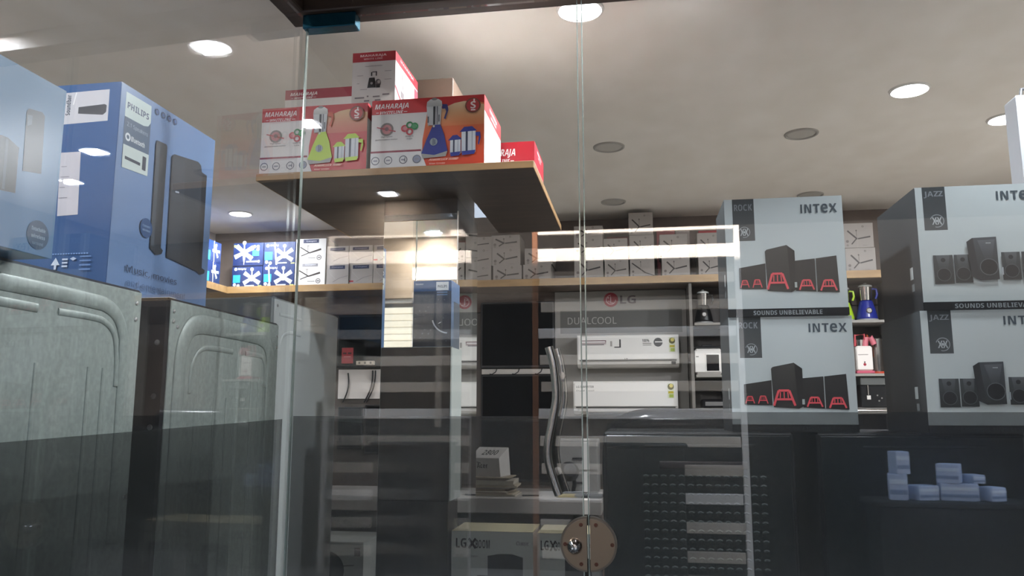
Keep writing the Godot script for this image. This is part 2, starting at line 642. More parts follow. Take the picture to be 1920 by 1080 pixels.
# ---------------------------------------------------------------- the street behind the photographer, seen in the glass and in the pillar's mirror
func build_street() -> void:
	struct("pavement", box(Vector3(-14, -0.75, 1.3), Vector3(14, -0.6, 14)), grained("8a8178", "776f67", 0.9, Vector3(0.6, 0.6, 0.6)), "dusty grey paved street before the shop", "pavement")
	struct("entrance_step", box(Vector3(-3.95, -0.6, 1.25), Vector3(3.1, -0.15, 1.75), 0.01), grained("8a8178", "776f67", 0.8, Vector3(0.6, 0.6, 0.6)), "grey stone step below the shop entrance", "step")
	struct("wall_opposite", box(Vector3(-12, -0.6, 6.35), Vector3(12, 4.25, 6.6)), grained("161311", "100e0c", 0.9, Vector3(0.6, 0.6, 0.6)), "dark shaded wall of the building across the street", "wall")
	slatted_screen(-1.33, 1.27, [1.27], "tall screen of pale horizontal boards across the street from the door", true)
	slatted_screen(-4.72, -2.74, [], "tall screen of pale horizontal boards facing the display bay", false)
	var cab := thing("street_cabinet", "dark upright steel cabinet standing before the pale boards across the street", "cabinet", Vector3(0.02, -0.6, 5.6))
	obj("cabinet_body", box(Vector3(-0.5, 0.1, -0.15), Vector3(0.5, 1.66, 0.15), 0.01), mat("14130f", 0.7), cab)
	for x in [-0.25, 0.25]:
		var dr := obj("door", box(Vector3(x - 0.24, 0.13, -0.165), Vector3(x + 0.24, 1.63, -0.15), 0.004), mat("181712", 0.7), cab)
		obj("handle", box(Vector3(x * 0.2 - 0.012, 0.85, -0.185), Vector3(x * 0.2 + 0.012, 1.0, -0.165), 0.004), mat("26241f", 0.5), dr)
	obj("cabinet_roof", box(Vector3(-0.54, 1.66, -0.19), Vector3(0.54, 1.70, 0.17), 0.01), mat("1b1a15", 0.7), cab)
	for x in [-0.42, 0.42]:
		obj("leg", box(Vector3(x - 0.04, 0, -0.1), Vector3(x + 0.04, 0.1, 0.1)), mat("14130f", 0.7), cab)
	# a dark ledge with pale crates farther along the street
	var ledge := thing("ledge", "low dark stone ledge across the street", "ledge", Vector3(3.55, -0.6, 5.7))
	obj("ledge_body", box(Vector3(-0.85, 0, -0.3), Vector3(0.85, 1.0, 0.3), 0.01), mat("151412", 0.8), ledge)
	obj("ledge_slab", box(Vector3(-0.9, 1.0, -0.33), Vector3(0.9, 1.06, 0.33), 0.012), mat("201e1b", 0.8), ledge)
	var spots := [   # x, height above the ledge, width, height, turn, look
		[-0.50, 0.0, 0.20, 0.30, 12.0, "upright pale blue crate at the left end of the heap across the street"],
		[-0.22, 0.0, 0.26, 0.17, -18.0, "low pale blue crate beside the upright one across the street"],
		[0.16, 0.0, 0.40, 0.20, 9.0, "widest pale blue crate at the bottom of the heap across the street"],
		[0.52, 0.0, 0.22, 0.16, -25.0, "small pale blue crate at the right end of the heap across the street"],
		[-0.47, 0.301, 0.16, 0.26, -9.0, "tall narrow crate on top of the upright one across the street"],
		[0.08, 0.201, 0.24, 0.22, 28.0, "pale blue crate turned askew on the widest one across the street"],
		[0.34, 0.201, 0.15, 0.10, -14.0, "smallest pale crate on top of the widest one across the street"],
	]
	for q in spots:
		var sk := thing("crate", q[5], "crate", Vector3(3.5 + q[0], 0.461 + q[1], 5.68), "pale crates across the street", q[4])
		obj("crate_body", box(Vector3(-q[2] / 2, 0, -0.11), Vector3(q[2] / 2, q[3], 0.11), 0.008), mat("b4c2da", 0.7), sk)
		for k in 2:
			obj("batten", box(Vector3(-q[2] / 2 + 0.005, q[3] * (0.22 + 0.4 * k), -0.118), Vector3(q[2] / 2 - 0.005, q[3] * (0.40 + 0.4 * k), -0.11), 0.003), mat(["7f8fae", "d3dcea"][k], 0.7), sk)
	# shutter box between the boards that face the pillar
	var sh := thing("shop_shutter", "cream roller shutter across the street from the display bay", "shutter", Vector3(-3.7, 2.47, 6.0))
	for k in 6:
		obj("slat", box(Vector3(-0.97, k * 0.105, -0.02), Vector3(0.92, k * 0.105 + 0.1, 0.02), 0.008), mat("d8c9ae", 0.6), sh)
	obj("bottom_bar", box(Vector3(-0.97, -0.03, -0.025), Vector3(0.92, -0.003, 0.025), 0.004), mat("a08c70", 0.5), sh)


func slatted_screen(x0: float, x1: float, _posts: Array, label: String, full: bool) -> void:
	var t := thing("slatted_screen", label, "screen", Vector3((x0 + x1) / 2, -0.6, 6.0))
	var hw := (x1 - x0) / 2
	var pale := [mat("f0e9e0", 0.7), mat("ded0be", 0.7), mat("d5c6b3", 0.7)]
	obj("slat", box(Vector3(-hw, 4.475, -0.03), Vector3(hw, 4.575, 0.03), 0.006), pale[0], t)
	for k in 12:
		if not full and k in [2, 3]:
			continue   # the shutter hangs here
		var y := 4.19 - 0.355 * k
		var hh := 0.09 if k == 0 else 0.066
		obj("slat", box(Vector3(-hw + 0.02 * (k % 3), y - hh, -0.03), Vector3(hw - 0.015 * (k % 2), y + hh, 0.03), 0.006), pale[k % 3], t)
	obj("post", box(Vector3(hw, 0, -0.04), Vector3(hw + 0.075, 4.6, 0.04), 0.006), pale[0] if full else pale[2], t)
	obj("post", box(Vector3(-hw - 0.075, 0, -0.04), Vector3(-hw, 4.6, 0.04), 0.006), mat("8a5a3c", 0.6) if full else pale[2], t)


# ---------------------------------------------------------------- lamps
func build_lights() -> void:
	var group := "round recessed ceiling lamps"
	var lit := [
		[Vector3(-3.2, 3.1, -5.92), "lit round ceiling lamp over the blue fan cartons in the back corner", 0.55],
		[Vector3(-0.20, 3.1, -3.0), "lit round ceiling lamp above the joint of the glass door, brightest in view"],
		[Vector3(1.38, 3.1, -4.07), "lit round ceiling lamp over the gap between the two stacks of speaker cartons"],
		[Vector3(2.04, 3.1, -4.58), "lit round ceiling lamp half hidden behind the topmost pale carton"],
		[Vector3(1.42, 3.1, -2.62), "lit round ceiling lamp above the window just beyond the right edge of the view", 0.6],
		[Vector3(-1.81, 3.1, -0.56), "lit round ceiling lamp in the display bay, seen mirrored in the door glass", 0.7],
		[Vector3(-1.81, 3.1, 0.92), "lit round ceiling lamp by the street window of the display bay", 0.5],
	]
	for e in lit:
		downlight(e[0], e[1], true, e[2] if e.size() > 2 else 1.0)
	downlight(Vector3(0.16, 2.84, -2.205), "small lit round lamp in the wooden soffit just outside the glass door", true, 0.45, 0.038)
	for e in [
		[Vector3(-0.15, 3.1, -4.72), "unlit round ceiling lamp nearer the door, in line with the door joint"],
		[Vector3(-0.165, 3.1, -6.03), "unlit round ceiling lamp over the middle of the fan carton shelf"],
		[Vector3(0.97, 3.1, -4.66), "unlit round ceiling lamp above the smaller stack of speaker cartons"],
		[Vector3(1.3, 3.1, -6.06), "unlit round ceiling lamp near the back wall, partly behind a speaker carton"],
	]:
		downlight(e[0], e[1], false)


func downlight(at: Vector3, label: String, on: bool, dim := 1.0, r := 0.085) -> void:
	var t := thing("ceiling_light", label, "ceiling light", at)
	var ring := Shape.new().lathe([Vector2(r - 0.004, 0), Vector2(r - 0.004, -0.006), Vector2(r + 0.002, -0.01), Vector2(r + 0.01, -0.007), Vector2(r + 0.012, 0)], Vector3.ZERO, UP, 32)
	obj("trim_ring", ring, mat("dedad4", 0.4) if on else mat("a59f97", 0.45), t)
	var disc := Shape.new().lathe([Vector2(0.0, -0.0055), Vector2(r - 0.008, -0.0045), Vector2(r - 0.004, -0.001)], Vector3.ZERO, UP, 32)
	obj("diffuser", disc, glow("f4f8ff", 2.5) if on else mat("b9b3aa", 0.5), t)
	if on:
		var l := AreaLight3D.new()
		l.name = "lamp_beam"
		l.light_color = Color(0.95, 0.975, 1.0)
		l.light_energy = 1.32 * dim
		l.area_size = Vector2(r * 1.3, r * 1.3)
		l.area_range = 12.0
		l.area_attenuation = 2.0
		l.shadow_enabled = true
		l.position = Vector3(0, -0.008, 0)
		l.rotation_degrees.x = -90.0
		t.add_child(l)


# ---------------------------------------------------------------- refrigerators in the display bay, their backs to the side pane
func build_window_appliances() -> void:
	var galv := grained("9ea7a0", "8d968f", 0.42, Vector3(5, 5, 5), 0.05, 3)
	galv.metallic = 0.2
	var t := fridge("tall refrigerator at the left edge with a galvanised back and dark sides", -1.22, -1.148, 0.65, 1.797, galv, "1b1e26")
	# long ridges under the top edge, slots and pressed uprights
	ridge(t, [[0.02, 0.048], [0.50, 0.052], [0.555, 0.075], [0.585, 0.13], [0.592, 0.6]], 0.036, 0.007, galv)
	ridge(t, [[0.02, 0.085], [0.30, 0.088]], 0.02, 0.005, galv)
	ridge(t, [[0.36, 0.088], [0.50, 0.09], [0.545, 0.115], [0.562, 0.17], [0.566, 0.24]], 0.016, 0.005, galv)
	for u in [0.22, 0.31, 0.47, 0.52]:
		ridge(t, [[u, 0.20], [u, 0.9]], 0.012, 0.0035, galv)
	for q in [[0.625, 0.035], [0.625, 0.075], [0.632, 0.5]]:
		panel_screw(t, q[0], q[1])
	var t2 := fridge("refrigerator with a bright embossed steel back and a black side, second from the left", -1.22, -1.914, 0.652, 1.797, galv, "15161b")
	ridge(t2, [[0.062, 1.3], [0.062, 0.17], [0.075, 0.11], [0.11, 0.068], [0.17, 0.055], [0.50, 0.057], [0.56, 0.075], [0.59, 0.12], [0.60, 0.5]], 0.058, 0.010, galv)
	ridge(t2, [[0.115, 0.25], [0.12, 0.18], [0.15, 0.135], [0.19, 0.12], [0.34, 0.12]], 0.016, 0.005, galv)
	ridge(t2, [[0.42, 0.12], [0.53, 0.122], [0.555, 0.145], [0.563, 0.22]], 0.016, 0.005, galv)
	for u in [0.15, 0.25, 0.32, 0.38, 0.47, 0.52]:
		ridge(t2, [[u, 0.26 if u < 0.4 else 0.19], [u, 1.1]], 0.014, 0.0035, galv)
	for q in [[0.02, 0.035], [0.02, 0.062], [0.04, 0.075], [0.635, 0.045], [0.635, 0.085]]:
		panel_screw(t2, q[0], q[1])
	var white := mat("dfe5e2", 0.4)
	var t3 := fridge("taller pale refrigerator just behind the embossed steel one", -1.3, -2.68, 0.63, 1.91, white, "9aa09d")
	ridge(t3, [[0.05, 0.5], [0.055, 0.2], [0.085, 0.14], [0.14, 0.12], [0.24, 0.12]], 0.014, 0.004, white)
	ridge(t3, [[0.05, 0.06], [0.24, 0.06]], 0.012, 0.004, white)
	panel_screw(t3, 0.61, 0.03)
	panel_screw(t3, 0.03, 0.03)

	# two tall speaker cartons on top of them
	var sz := Vector3(0.32, 0.573, 0.478)
	var a := carton("speaker_carton", "tall blue speaker carton reading Music movies, standing farther right on the refrigerators", sz, Vector3(-1.51, 1.7985, -2.068), "3a6db4", "", 0.0, 0.3)
	var p := print_right(a, sz.x, sz.y, sz.z)
	blue_face(p, true)
	obj("printed_panel", p.s, ink(0.32), a)
	p = print_front(a, sz.x, sz.y, sz.z)
	p.rect(0, 0, 1, 1, "386095", "315587")
	p.poly([Vector2(0.475, 0.039), Vector2(0.896, 0.034), Vector2(0.899, 0.188), Vector2(0.489, 0.194)], "cfcfd6")
	p.poly([Vector2(0.62, 0.113), Vector2(0.86, 0.106), Vector2(0.88, 0.112), Vector2(0.88, 0.145), Vector2(0.85, 0.158), Vector2(0.62, 0.145)], "4a4d55")
	p.text("Soundbar", 0.50, 0.05, 0.545, 0.15, "3d4656", true, 0.0, true)
	p.line(0.57, 0.10, 0.59, 0.04, 0.012, "f2f2f4")
	p.poly([Vector2(0.488, 0.332), Vector2(0.677, 0.332), Vector2(0.698, 0.632), Vector2(0.51, 0.636)], "c9c7cf")
	for k in 4:
		p.line(0.51, 0.40 + 0.05 * k, 0.56 + 0.03 * (k % 2), 0.40 + 0.05 * k, 0.006, "8e8d98")
	shipping_marks(p, 0.50, 0.857)
	obj("printed_panel", p.s, ink(0.35), a)

	var sb := Vector3(0.17, 0.351, 0.40)
	var b := carton("speaker_carton", "blue speaker carton at the far left edge with a round dark badge", sb, Vector3(-1.235, 1.7985, -1.19), "3c7099", "", 0.0, 0.25)
	p = print_right(b, sb.x, sb.y, sb.z)
	p.rect(0, 0, 1, 1, "4f7b9d", "587fa6")
	p.poly([Vector2(0.570, 0.440), Vector2(0.618, 0.420), Vector2(0.659, 0.420), Vector2(0.727, 0.449), Vector2(0.731, 0.700), Vector2(0.570, 0.720)], "39424a", "2f363d")
	p.poly([Vector2(0.645, 0.430), Vector2(0.661, 0.430), Vector2(0.666, 0.700), Vector2(0.650, 0.700)], "55606a")
	p.poly([Vector2(0.752, 0.230), Vector2(0.763, 0.210), Vector2(0.849, 0.195), Vector2(0.868, 0.210), Vector2(0.879, 0.542), Vector2(0.760, 0.566)], "39424a", "2f363d")
	p.poly([Vector2(0.758, 0.250), Vector2(0.790, 0.240), Vector2(0.790, 0.290), Vector2(0.763, 0.310)], "6b7782")
	p.ell(0.894, 0.888, 0.072, "2a4c6b")
	p.text("Detachable", 0.85, 0.845, 0.94, 0.868, "9db4c8")
	p.text("wireless", 0.85, 0.885, 0.94, 0.908, "9db4c8")
	p.text("surround", 0.86, 0.925, 0.93, 0.945, "7d98b0")
	obj("printed_panel", p.s, ink(0.25), b)
	p = print_front(b, sb.x, sb.y, sb.z)
	p.rect(0, 0, 1, 1, "2c5fa6")
	obj("printed_panel", p.s, ink(0.3), b)
	carton("plain_carton", "dark brown carton showing as a wedge behind the blue speaker cartons", Vector3(0.17, 0.55, 0.42), Vector3(-1.775, 1.7985, -1.93), "4b423b")

	# black refrigerators to the right, backs to the glass
	dark_fridge("black refrigerator with rows of pressed slots on its back, right of the door lock", -0.135, 0.526, true)
	dark_fridge("plain black refrigerator under the rightmost speaker cartons", 0.604, 1.275, false)
	air_cooler()


func blue_face(p: Print, _full: bool) -> void:
	p.rect(0, 0, 1, 1, "6d8ab3", "6480a8")
	# maker's plate
	p.poly([Vector2(0.045, 0.033), Vector2(0.28, 0.03), Vector2(0.284, 0.115), Vector2(0.262, 0.14), Vector2(0.22, 0.15), Vector2(0.046, 0.153)], "c9d8d3")
	p.text("PHILIPS", 0.063, 0.077, 0.262, 0.108, "35476a", true)
	p.poly([Vector2(0.046, 0.153), Vector2(0.22, 0.15), Vector2(0.262, 0.14), Vector2(0.284, 0.118), Vector2(0.284, 0.280), Vector2(0.048, 0.288)], "4a6078")
	p.text("2.1 Speakers", 0.07, 0.172, 0.262, 0.20, "9fb0c4", false)
	p.ring(0.085, 0.245, 0.024, 0.012, "dfe6ea")
	p.text("Bluetooth", 0.115, 0.232, 0.24, 0.258, "dfe6ea")
	p.poly([Vector2(0.048, 0.288), Vector2(0.284, 0.280), Vector2(0.284, 0.388), Vector2(0.05, 0.40)], "c6d2cd")
	p.line(0.07, 0.348, 0.21, 0.347, 0.018, "2b3446")
	p.rect(0.228, 0.30, 0.262, 0.368, "2b3446")
	for k in 4:
		p.ring(0.335 + 0.062 * k, 0.042 - 0.002 * k, 0.02, 0.013, "35476a")
		p.rect(0.325 + 0.062 * k, 0.036 - 0.002 * k, 0.345 + 0.062 * k, 0.046 - 0.002 * k, "4d6fa8")
	# a slim speaker and the bass box, both standing
	p.poly([Vector2(0.342, 0.20), Vector2(0.352, 0.185), Vector2(0.445, 0.18), Vector2(0.455, 0.19), Vector2(0.458, 0.715), Vector2(0.482, 0.725), Vector2(0.47, 0.745), Vector2(0.415, 0.758), Vector2(0.352, 0.735)], "3c434b", "333940")
	p.poly([Vector2(0.352, 0.205), Vector2(0.385, 0.205), Vector2(0.39, 0.72), Vector2(0.356, 0.72)], "49525c")
	p.ell(0.305, 0.643, 0.058, "2b4f7c")
	p.text("Connect", 0.268, 0.628, 0.342, 0.640, "8ea9c9")
	p.text("wireless", 0.268, 0.648, 0.342, 0.660, "8ea9c9")
	p.poly([Vector2(0.51, 0.225), Vector2(0.53, 0.208), Vector2(0.80, 0.178), Vector2(0.835, 0.19), Vector2(0.85, 0.225), Vector2(0.912, 0.228), Vector2(0.916, 0.75), Vector2(0.955, 0.757), Vector2(0.95, 0.775), Vector2(0.90, 0.79), Vector2(0.86, 0.777), Vector2(0.52, 0.752)], "3e444c", "30343a")
	p.poly([Vector2(0.515, 0.23), Vector2(0.66, 0.215), Vector2(0.665, 0.755), Vector2(0.522, 0.745)], "444b54", "363b42")
	p.poly([Vector2(0.855, 0.235), Vector2(0.91, 0.235), Vector2(0.914, 0.755), Vector2(0.87, 0.765)], "2a2e34")
	p.line(0.565, 0.40, 0.605, 0.396, 0.010, "aab4bf")
	p.text("Music, movies", 0.148, 0.848, 0.642, 0.885, "23344f", false)
	p.text("and entertainment", 0.16, 0.91, 0.745, 0.945, "4a6285", false)


func shipping_marks(p: Print, x: float, y: float) -> void:
	for k in 14:
		p.rect(x + 0.024 * k, y - 0.045, x + 0.016 + 0.024 * k, y - 0.039, "7da0d3")
	p.poly([Vector2(x, y + 0.01), Vector2(x + 0.04, y - 0.025), Vector2(x + 0.08, y + 0.01), Vector2(x + 0.05, y + 0.01), Vector2(x + 0.05, y + 0.03), Vector2(x + 0.03, y + 0.03), Vector2(x + 0.03, y + 0.01)], "d3deed")
	for k in 3:
		p.rect(x + 0.10, y - 0.02 + 0.016 * k, x + 0.15, y - 0.012 + 0.016 * k, "c2d1e6")
	p.poly([Vector2(x + 0.17, y - 0.018), Vector2(x + 0.20, y - 0.026), Vector2(x + 0.23, y - 0.018), Vector2(x + 0.20, y - 0.009)], "b7c8e0")
	for k in 4:
		p.rect(x + 0.26, y - 0.03 + 0.02 * k, x + 0.36, y - 0.025 + 0.02 * k, "6f92c6")


func fridge(label: String, xf: float, z_near: float, w: float, h: float, panel: Material, side: String) -> Node3D:
	var depth := 0.62
	var t := thing("refrigerator", label, "refrigerator", Vector3(xf, 0, z_near - w / 2), "")
	t.set_meta("w", w)
	t.set_meta("h", h)
	obj("cabinet_body", box(Vector3(-depth, 0.04, -w / 2), Vector3(-0.004, h, w / 2), 0.006), mat(side, 0.3), t)
	obj("back_panel", box(Vector3(-0.004, 0.06, -w / 2 + 0.006), Vector3(0.0, h - 0.007, w / 2 - 0.006), 0.0015), panel, t)
	obj("door", box(Vector3(-depth - 0.05, 0.06, -w / 2), Vector3(-depth - 0.004, h - 0.01, w / 2), 0.01), mat(side, 0.2), t)
	for s in [-1, 1]:
		obj("foot", box(Vector3(-depth + 0.05, 0.0, s * w * 0.4 - 0.025), Vector3(-depth + 0.1, 0.04, s * w * 0.4 + 0.025), 0.004), mat("111214", 0.6), t)
		obj("foot", box(Vector3(-0.1, 0.0, s * w * 0.4 - 0.025), Vector3(-0.05, 0.04, s * w * 0.4 + 0.025), 0.004), mat("111214", 0.6), t)
	# screws and a hinge plate on the side that faces the door
	for q in [[-0.03, h - 0.12], [-0.03, h - 0.26], [-0.035, h - 0.34]]:
		obj("screw", Shape.new().lathe([Vector2(0.008, 0), Vector2(0.007, 0.002), Vector2(0, 0.0025)], Vector3(q[0], q[1], w / 2), Vector3(0, 0, 1), 10), steel(0.35), t)
	obj("top_trim", box(Vector3(-0.10, h, w / 2 - 0.03), Vector3(-0.004, h + 0.001, w / 2 - 0.002)), mat("d5d8da", 0.4), t)
	return t


func ridge(t: Node3D, pts: Array, width: float, height: float, m: Material) -> void:   # pressed ridge on the back panel: u away from the street, v down
	var w: float = t.get_meta("w")
	var h: float = t.get_meta("h")
	var path := []
	for i in pts.size() - 1:
		var a := Vector2(pts[i][0], pts[i][1])
		var b := Vector2(pts[i + 1][0], pts[i + 1][1])
		var pa := Vector2(pts[maxi(i - 1, 0)][0], pts[maxi(i - 1, 0)][1])
		var pb := Vector2(pts[mini(i + 2, pts.size() - 1)][0], pts[mini(i + 2, pts.size() - 1)][1])
		for k in 5:
			var q := a.cubic_interpolate(b, a + (a - pa).limit_length((b - a).length()) * -1.0, b + (pb - b).limit_length((b - a).length()), k / 5.0)
			path.append(Vector3(0, h - q.y, w / 2 - q.x))
	path.append(Vector3(0, h - pts[-1][1], w / 2 - pts[-1][0]))
	obj("pressed_ridge", Shape.new().tube(path, width / 2, 12, Color.WHITE, Vector3.RIGHT, 0.62 * height / (width / 2)), m, t)


func panel_screw(t: Node3D, u: float, v: float) -> void:
	var w: float = t.get_meta("w")
	var h: float = t.get_meta("h")
	obj("screw", Shape.new().lathe([Vector2(0.006, 0), Vector2(0.005, 0.002), Vector2(0, 0.0025)], Vector3(0, h - v, w / 2 - u), Vector3.RIGHT, 10), steel(0.3, "e0e0dc"), t)


func dark_fridge(label: String, x0: float, x1: float, slots: bool) -> void:
	var h := 1.4245
	var w := x1 - x0
	var t := thing("refrigerator", label, "refrigerator", Vector3((x0 + x1) / 2, 0, -3.2))
	obj("cabinet_body", box(Vector3(-w / 2, 0.04, -0.30), Vector3(w / 2, h, 0.262), 0.008), mat("15181a", 0.6), t)
	obj("back_panel", box(Vector3(-w / 2 + 0.012, 0.06, 0.262), Vector3(w / 2 - 0.012, h - 0.012, 0.268), 0.003), mat("1d2526", 0.3), t)
	for s in [-1, 1]:
		obj("foot", box(Vector3(s * w * 0.4 - 0.025, 0, 0.18), Vector3(s * w * 0.4 + 0.025, 0.04, 0.23), 0.004), mat("0c0d0e", 0.6), t)
		obj("foot", box(Vector3(s * w * 0.4 - 0.025, 0, -0.25), Vector3(s * w * 0.4 + 0.025, 0.04, -0.2), 0.004), mat("0c0d0e", 0.6), t)
	obj("pressed_ridge", Shape.new().tube([Vector3(-w / 2 + 0.15, h - 0.05, 0.268), Vector3(w / 2 - 0.13, h - 0.045, 0.268)], 0.005, 8, Color.WHITE, Vector3(0, 0, 1), 0.3), mat("1d2526", 0.45), t)
	if slots:
		obj("pressed_ridge", Shape.new().tube([Vector3(-w / 2 + 0.20, h - 0.115, 0.268), Vector3(w / 2 - 0.16, h - 0.115, 0.268)], 0.014, 8, Color.WHITE, Vector3(0, 0, 1), 0.4), mat("33292a", 0.35), t)
		var s := Shape.new()
		for r in 14:
			for k in 14:
				var c := Vector3(-w / 2 + 0.15 + 0.031 * k, h - 0.155 - 0.031 * r, 0.268)
				s.tube([c + Vector3(-0.009, 0, 0), c + Vector3(0, 0.004, 0.0005), c + Vector3(0.009, 0, 0)], 0.004, 6, Color.WHITE, Vector3(0, 0, 1), 0.6)
		var o := obj("pressed_slots", s, mat("5a6463", 0.35), t)
		o.set_meta("kind", "stuff")


func air_cooler() -> void:
	var t := thing("air_cooler", "black air cooler with a glossy rounded top behind the slotted refrigerator", "air cooler", Vector3(0.145, 0, -3.75))
	var s := Shape.new()
	var cols := 24
	var prof := []
	for k in 13:   # rounded front edge, then the flat top
		var a := PI / 2 * k / 12.0
		prof.append([Vector2(0.22 - 0.09 + 0.09 * cos(a), -0.075 + 0.075 * sin(a)), Vector2(cos(a), sin(a))])
	prof.append([Vector2(-0.22, 0.0), Vector2(0, 1)])
	var rows := []
	for i in cols + 1:
		var x := -0.31 + 0.55 * i / cols
		var e := clampf((x + 0.31) / 0.22, 0.0, 1.0)
		var top := 1.388 + 0.122 * sqrt(1.0 - (1.0 - e) * (1.0 - e))
		var slope := 0.0 if e >= 1.0 else (1.0 - e) * 0.9
		var row := []
		for q in prof:
			row.append([Vector3(x, top + q[0].y, q[0].x), Vector3(-slope * q[1].y, q[1].y, q[1].x).normalized()])
		row.insert(0, [Vector3(x, 1.0, 0.22), Vector3(0, 0, 1)])
		rows.append(row)
	for i in cols:
		for k in rows[0].size() - 1:
			var p = rows[i][k]
			var q = rows[i + 1][k]
			var u = rows[i + 1][k + 1]
			var w = rows[i][k + 1]
			s.tri(p[0], q[0], u[0], p[1], q[1], u[1])
			s.tri(p[0], u[0], w[0], p[1], u[1], w[1])
	for e in [0, cols]:   # end walls
		var nn := Vector3(-1 if e == 0 else 1, 0, 0)
		var c := Vector3(rows[e][0][0].x, 1.0, -0.22)
		for k in rows[e].size() - 1:
			s.tri(c, rows[e][k][0], rows[e][k + 1][0], nn, nn, nn)
	obj("hood", s, mat("141518", 0.16), t)
	obj("cooler_body", box(Vector3(-0.31, 0.05, -0.22), Vector3(0.24, 1.0, 0.22), 0.01), mat("14161a", 0.4), t)
	for x in [-0.25, 0.18]:
		obj("caster", Shape.new().lathe([Vector2(0, -0.015), Vector2(0.025, -0.015), Vector2(0.025, 0.015), Vector2(0, 0.015)], Vector3(x, 0.025, 0.12), Vector3.RIGHT, 12), mat("222222", 0.5), t)
		obj("caster", Shape.new().lathe([Vector2(0, -0.015), Vector2(0.025, -0.015), Vector2(0.025, 0.015), Vector2(0, 0.015)], Vector3(x, 0.025, -0.12), Vector3.RIGHT, 12), mat("222222", 0.5), t)


# ---------------------------------------------------------------- pillar with mirrors, and the platform round it
func build_platform() -> void:
	var dark := wood("5a4a3f", "43362d", 0.5)
	var t := thing("mirror_pillar", "square pillar clad in dark wood and mirror under the platform", "pillar", Vector3(-0.839, 0, -3.203))
	# its right flank runs back a little askew
	obj("pillar_core", Shape.new().prism(PackedVector2Array([Vector2(-0.149, -0.235), Vector2(0.149, -0.235), Vector2(0.130, 0.237), Vector2(-0.149, 0.237)]), Vector3(0, 0, 0), Vector3.RIGHT, Vector3(0, 0, -1), 2.328), dark, t)
	obj("mirror_panel", box(Vector3(-0.148, 0.75, 0.235), Vector3(0.151, 2.268, 0.239), 0.001), mirror(), t)
	var flank := obj("mirror_panel", box(Vector3(0.0, 0.75, -0.470), Vector3(0.004, 2.327, 0.0), 0.001), mirror(), t)
	flank.position = Vector3(0.1495, 0, 0.238)
	flank.rotation_degrees.y = 2.3
	obj("edge_trim", box(Vector3(0.150, 0.75, 0.236), Vector3(0.155, 2.275, 0.241)), steel(0.3), t)

	var pl := thing("plinth", "narrow dark plinth with a pale side in front of the mirror pillar", "plinth", Vector3(-0.799, 0, -2.88))
	obj("plinth_body", box(Vector3(-0.134, 1.185, -0.077), Vector3(0.128, 1.7275, 0.078), 0.002).box(Vector3(-0.134, 0, -0.077), Vector3(0.124, 1.185, 0.078), 0.002), grained("2f2822", "241f1a", 0.3, Vector3(1, 1, 1)), pl)
	obj("side_panel", box(Vector3(0.128, 1.185, -0.077), Vector3(0.134, 1.7275, 0.079), 0.001), mat("a9aea8", 0.45), pl)
	obj("top_edge", box(Vector3(-0.134, 1.7275, 0.073), Vector3(0.134, 1.729, 0.079)), mat("8b8d86", 0.4), pl)
	var sz := Vector3(0.142, 0.243, 0.135)
	var b := carton("speaker_carton", "small dark blue speaker carton on the plinth before the mirror", sz, Vector3(-0.742, 1.7295, -2.869), "27476e", "", 0.0, 0.3)
	var p := print_front(b, sz.x, sz.y, sz.z)
	p.rect(0, 0, 1, 1, "2f5684", "1d2a38")
	p.rect(0, 0.16, 1, 0.99, "26384e", "181c22")
	p.rect(0.60, 0.02, 0.93, 0.15, "c8d0d4")
	p.text("PHILIPS", 0.64, 0.07, 0.89, 0.11, "31415a")
	p.text("Speaker", 0.05, 0.035, 0.26, 0.07, "9fb4cc")
	p.rect(0.62, 0.17, 0.9, 0.19, "4c6d92")
	p.rect(0.62, 0.21, 0.9, 0.225, "4c6d92")
	p.ring(0.93, 0.55, 0.44, 0.405, "8c939b", -1.0, PI * 0.52, PI * 0.93)
	p.poly([Vector2(0.65, 0.66), Vector2(0.74, 0.625), Vector2(0.72, 0.645)], "b9c0c6")
	for k in 22:
		p.ell(fposmod(0.137 * k + 0.1, 0.9) + 0.04, fposmod(0.283 * k, 0.68) + 0.24, 0.008 + 0.004 * (k % 3), "515a66" if k % 3 else "7d8690")
	obj("printed_panel", p.s, ink(0.3), b)
	p = print_right(b, sz.x, sz.y, sz.z)
	p.rect(0, 0, 1, 1, "6d87ad", "55606c")
	p.rect(0.3, 0.3, 1, 1, "565d66")
	obj("printed_panel", p.s, ink(0.35), b)

	var pf := thing("platform", "wooden display platform round the pillar, loaded with mixer cartons", "platform", Vector3(-0.852, 2.3285, -3.11))
	obj("board", box(Vector3(-0.508, 0, -0.488), Vector3(0.508, 0.024, 0.490), 0.001), wood("5b4a3e", "44372e", 0.4), pf)
	var band := wood("b08a5c", "94714a", 0.45)
	obj("edge_band", box(Vector3(-0.510, -0.001, 0.490), Vector3(0.510, 0.0245, 0.493), 0.001), band, pf)
	obj("edge_band", box(Vector3(0.508, -0.001, -0.488), Vector3(0.511, 0.0245, 0.490), 0.001), band, pf)
	obj("edge_band", box(Vector3(-0.511, -0.001, -0.488), Vector3(-0.508, 0.0245, 0.490), 0.001), band, pf)

	var y := 2.353
	mixer_carton("wide mixer carton with a blue mixer and orange print, front right of the platform", Vector3(0.416, 0.262, 0.335), Vector3(-0.729, y, -2.812), 0)
	mixer_carton("wide mixer carton with a lime green mixer, front left of the platform", Vector3(0.409, 0.258, 0.335), Vector3(-1.158, y, -2.812), 1)
	mixer_carton("faded pink mixer carton at the back left, raised on another carton", Vector3(0.41, 0.262, 0.30), Vector3(-1.285, y + 0.2615, -3.24), 2)
	mixer_carton("mixer carton at the back left carrying the faded pink one", Vector3(0.41, 0.26, 0.30), Vector3(-1.155, y, -3.24), 2)
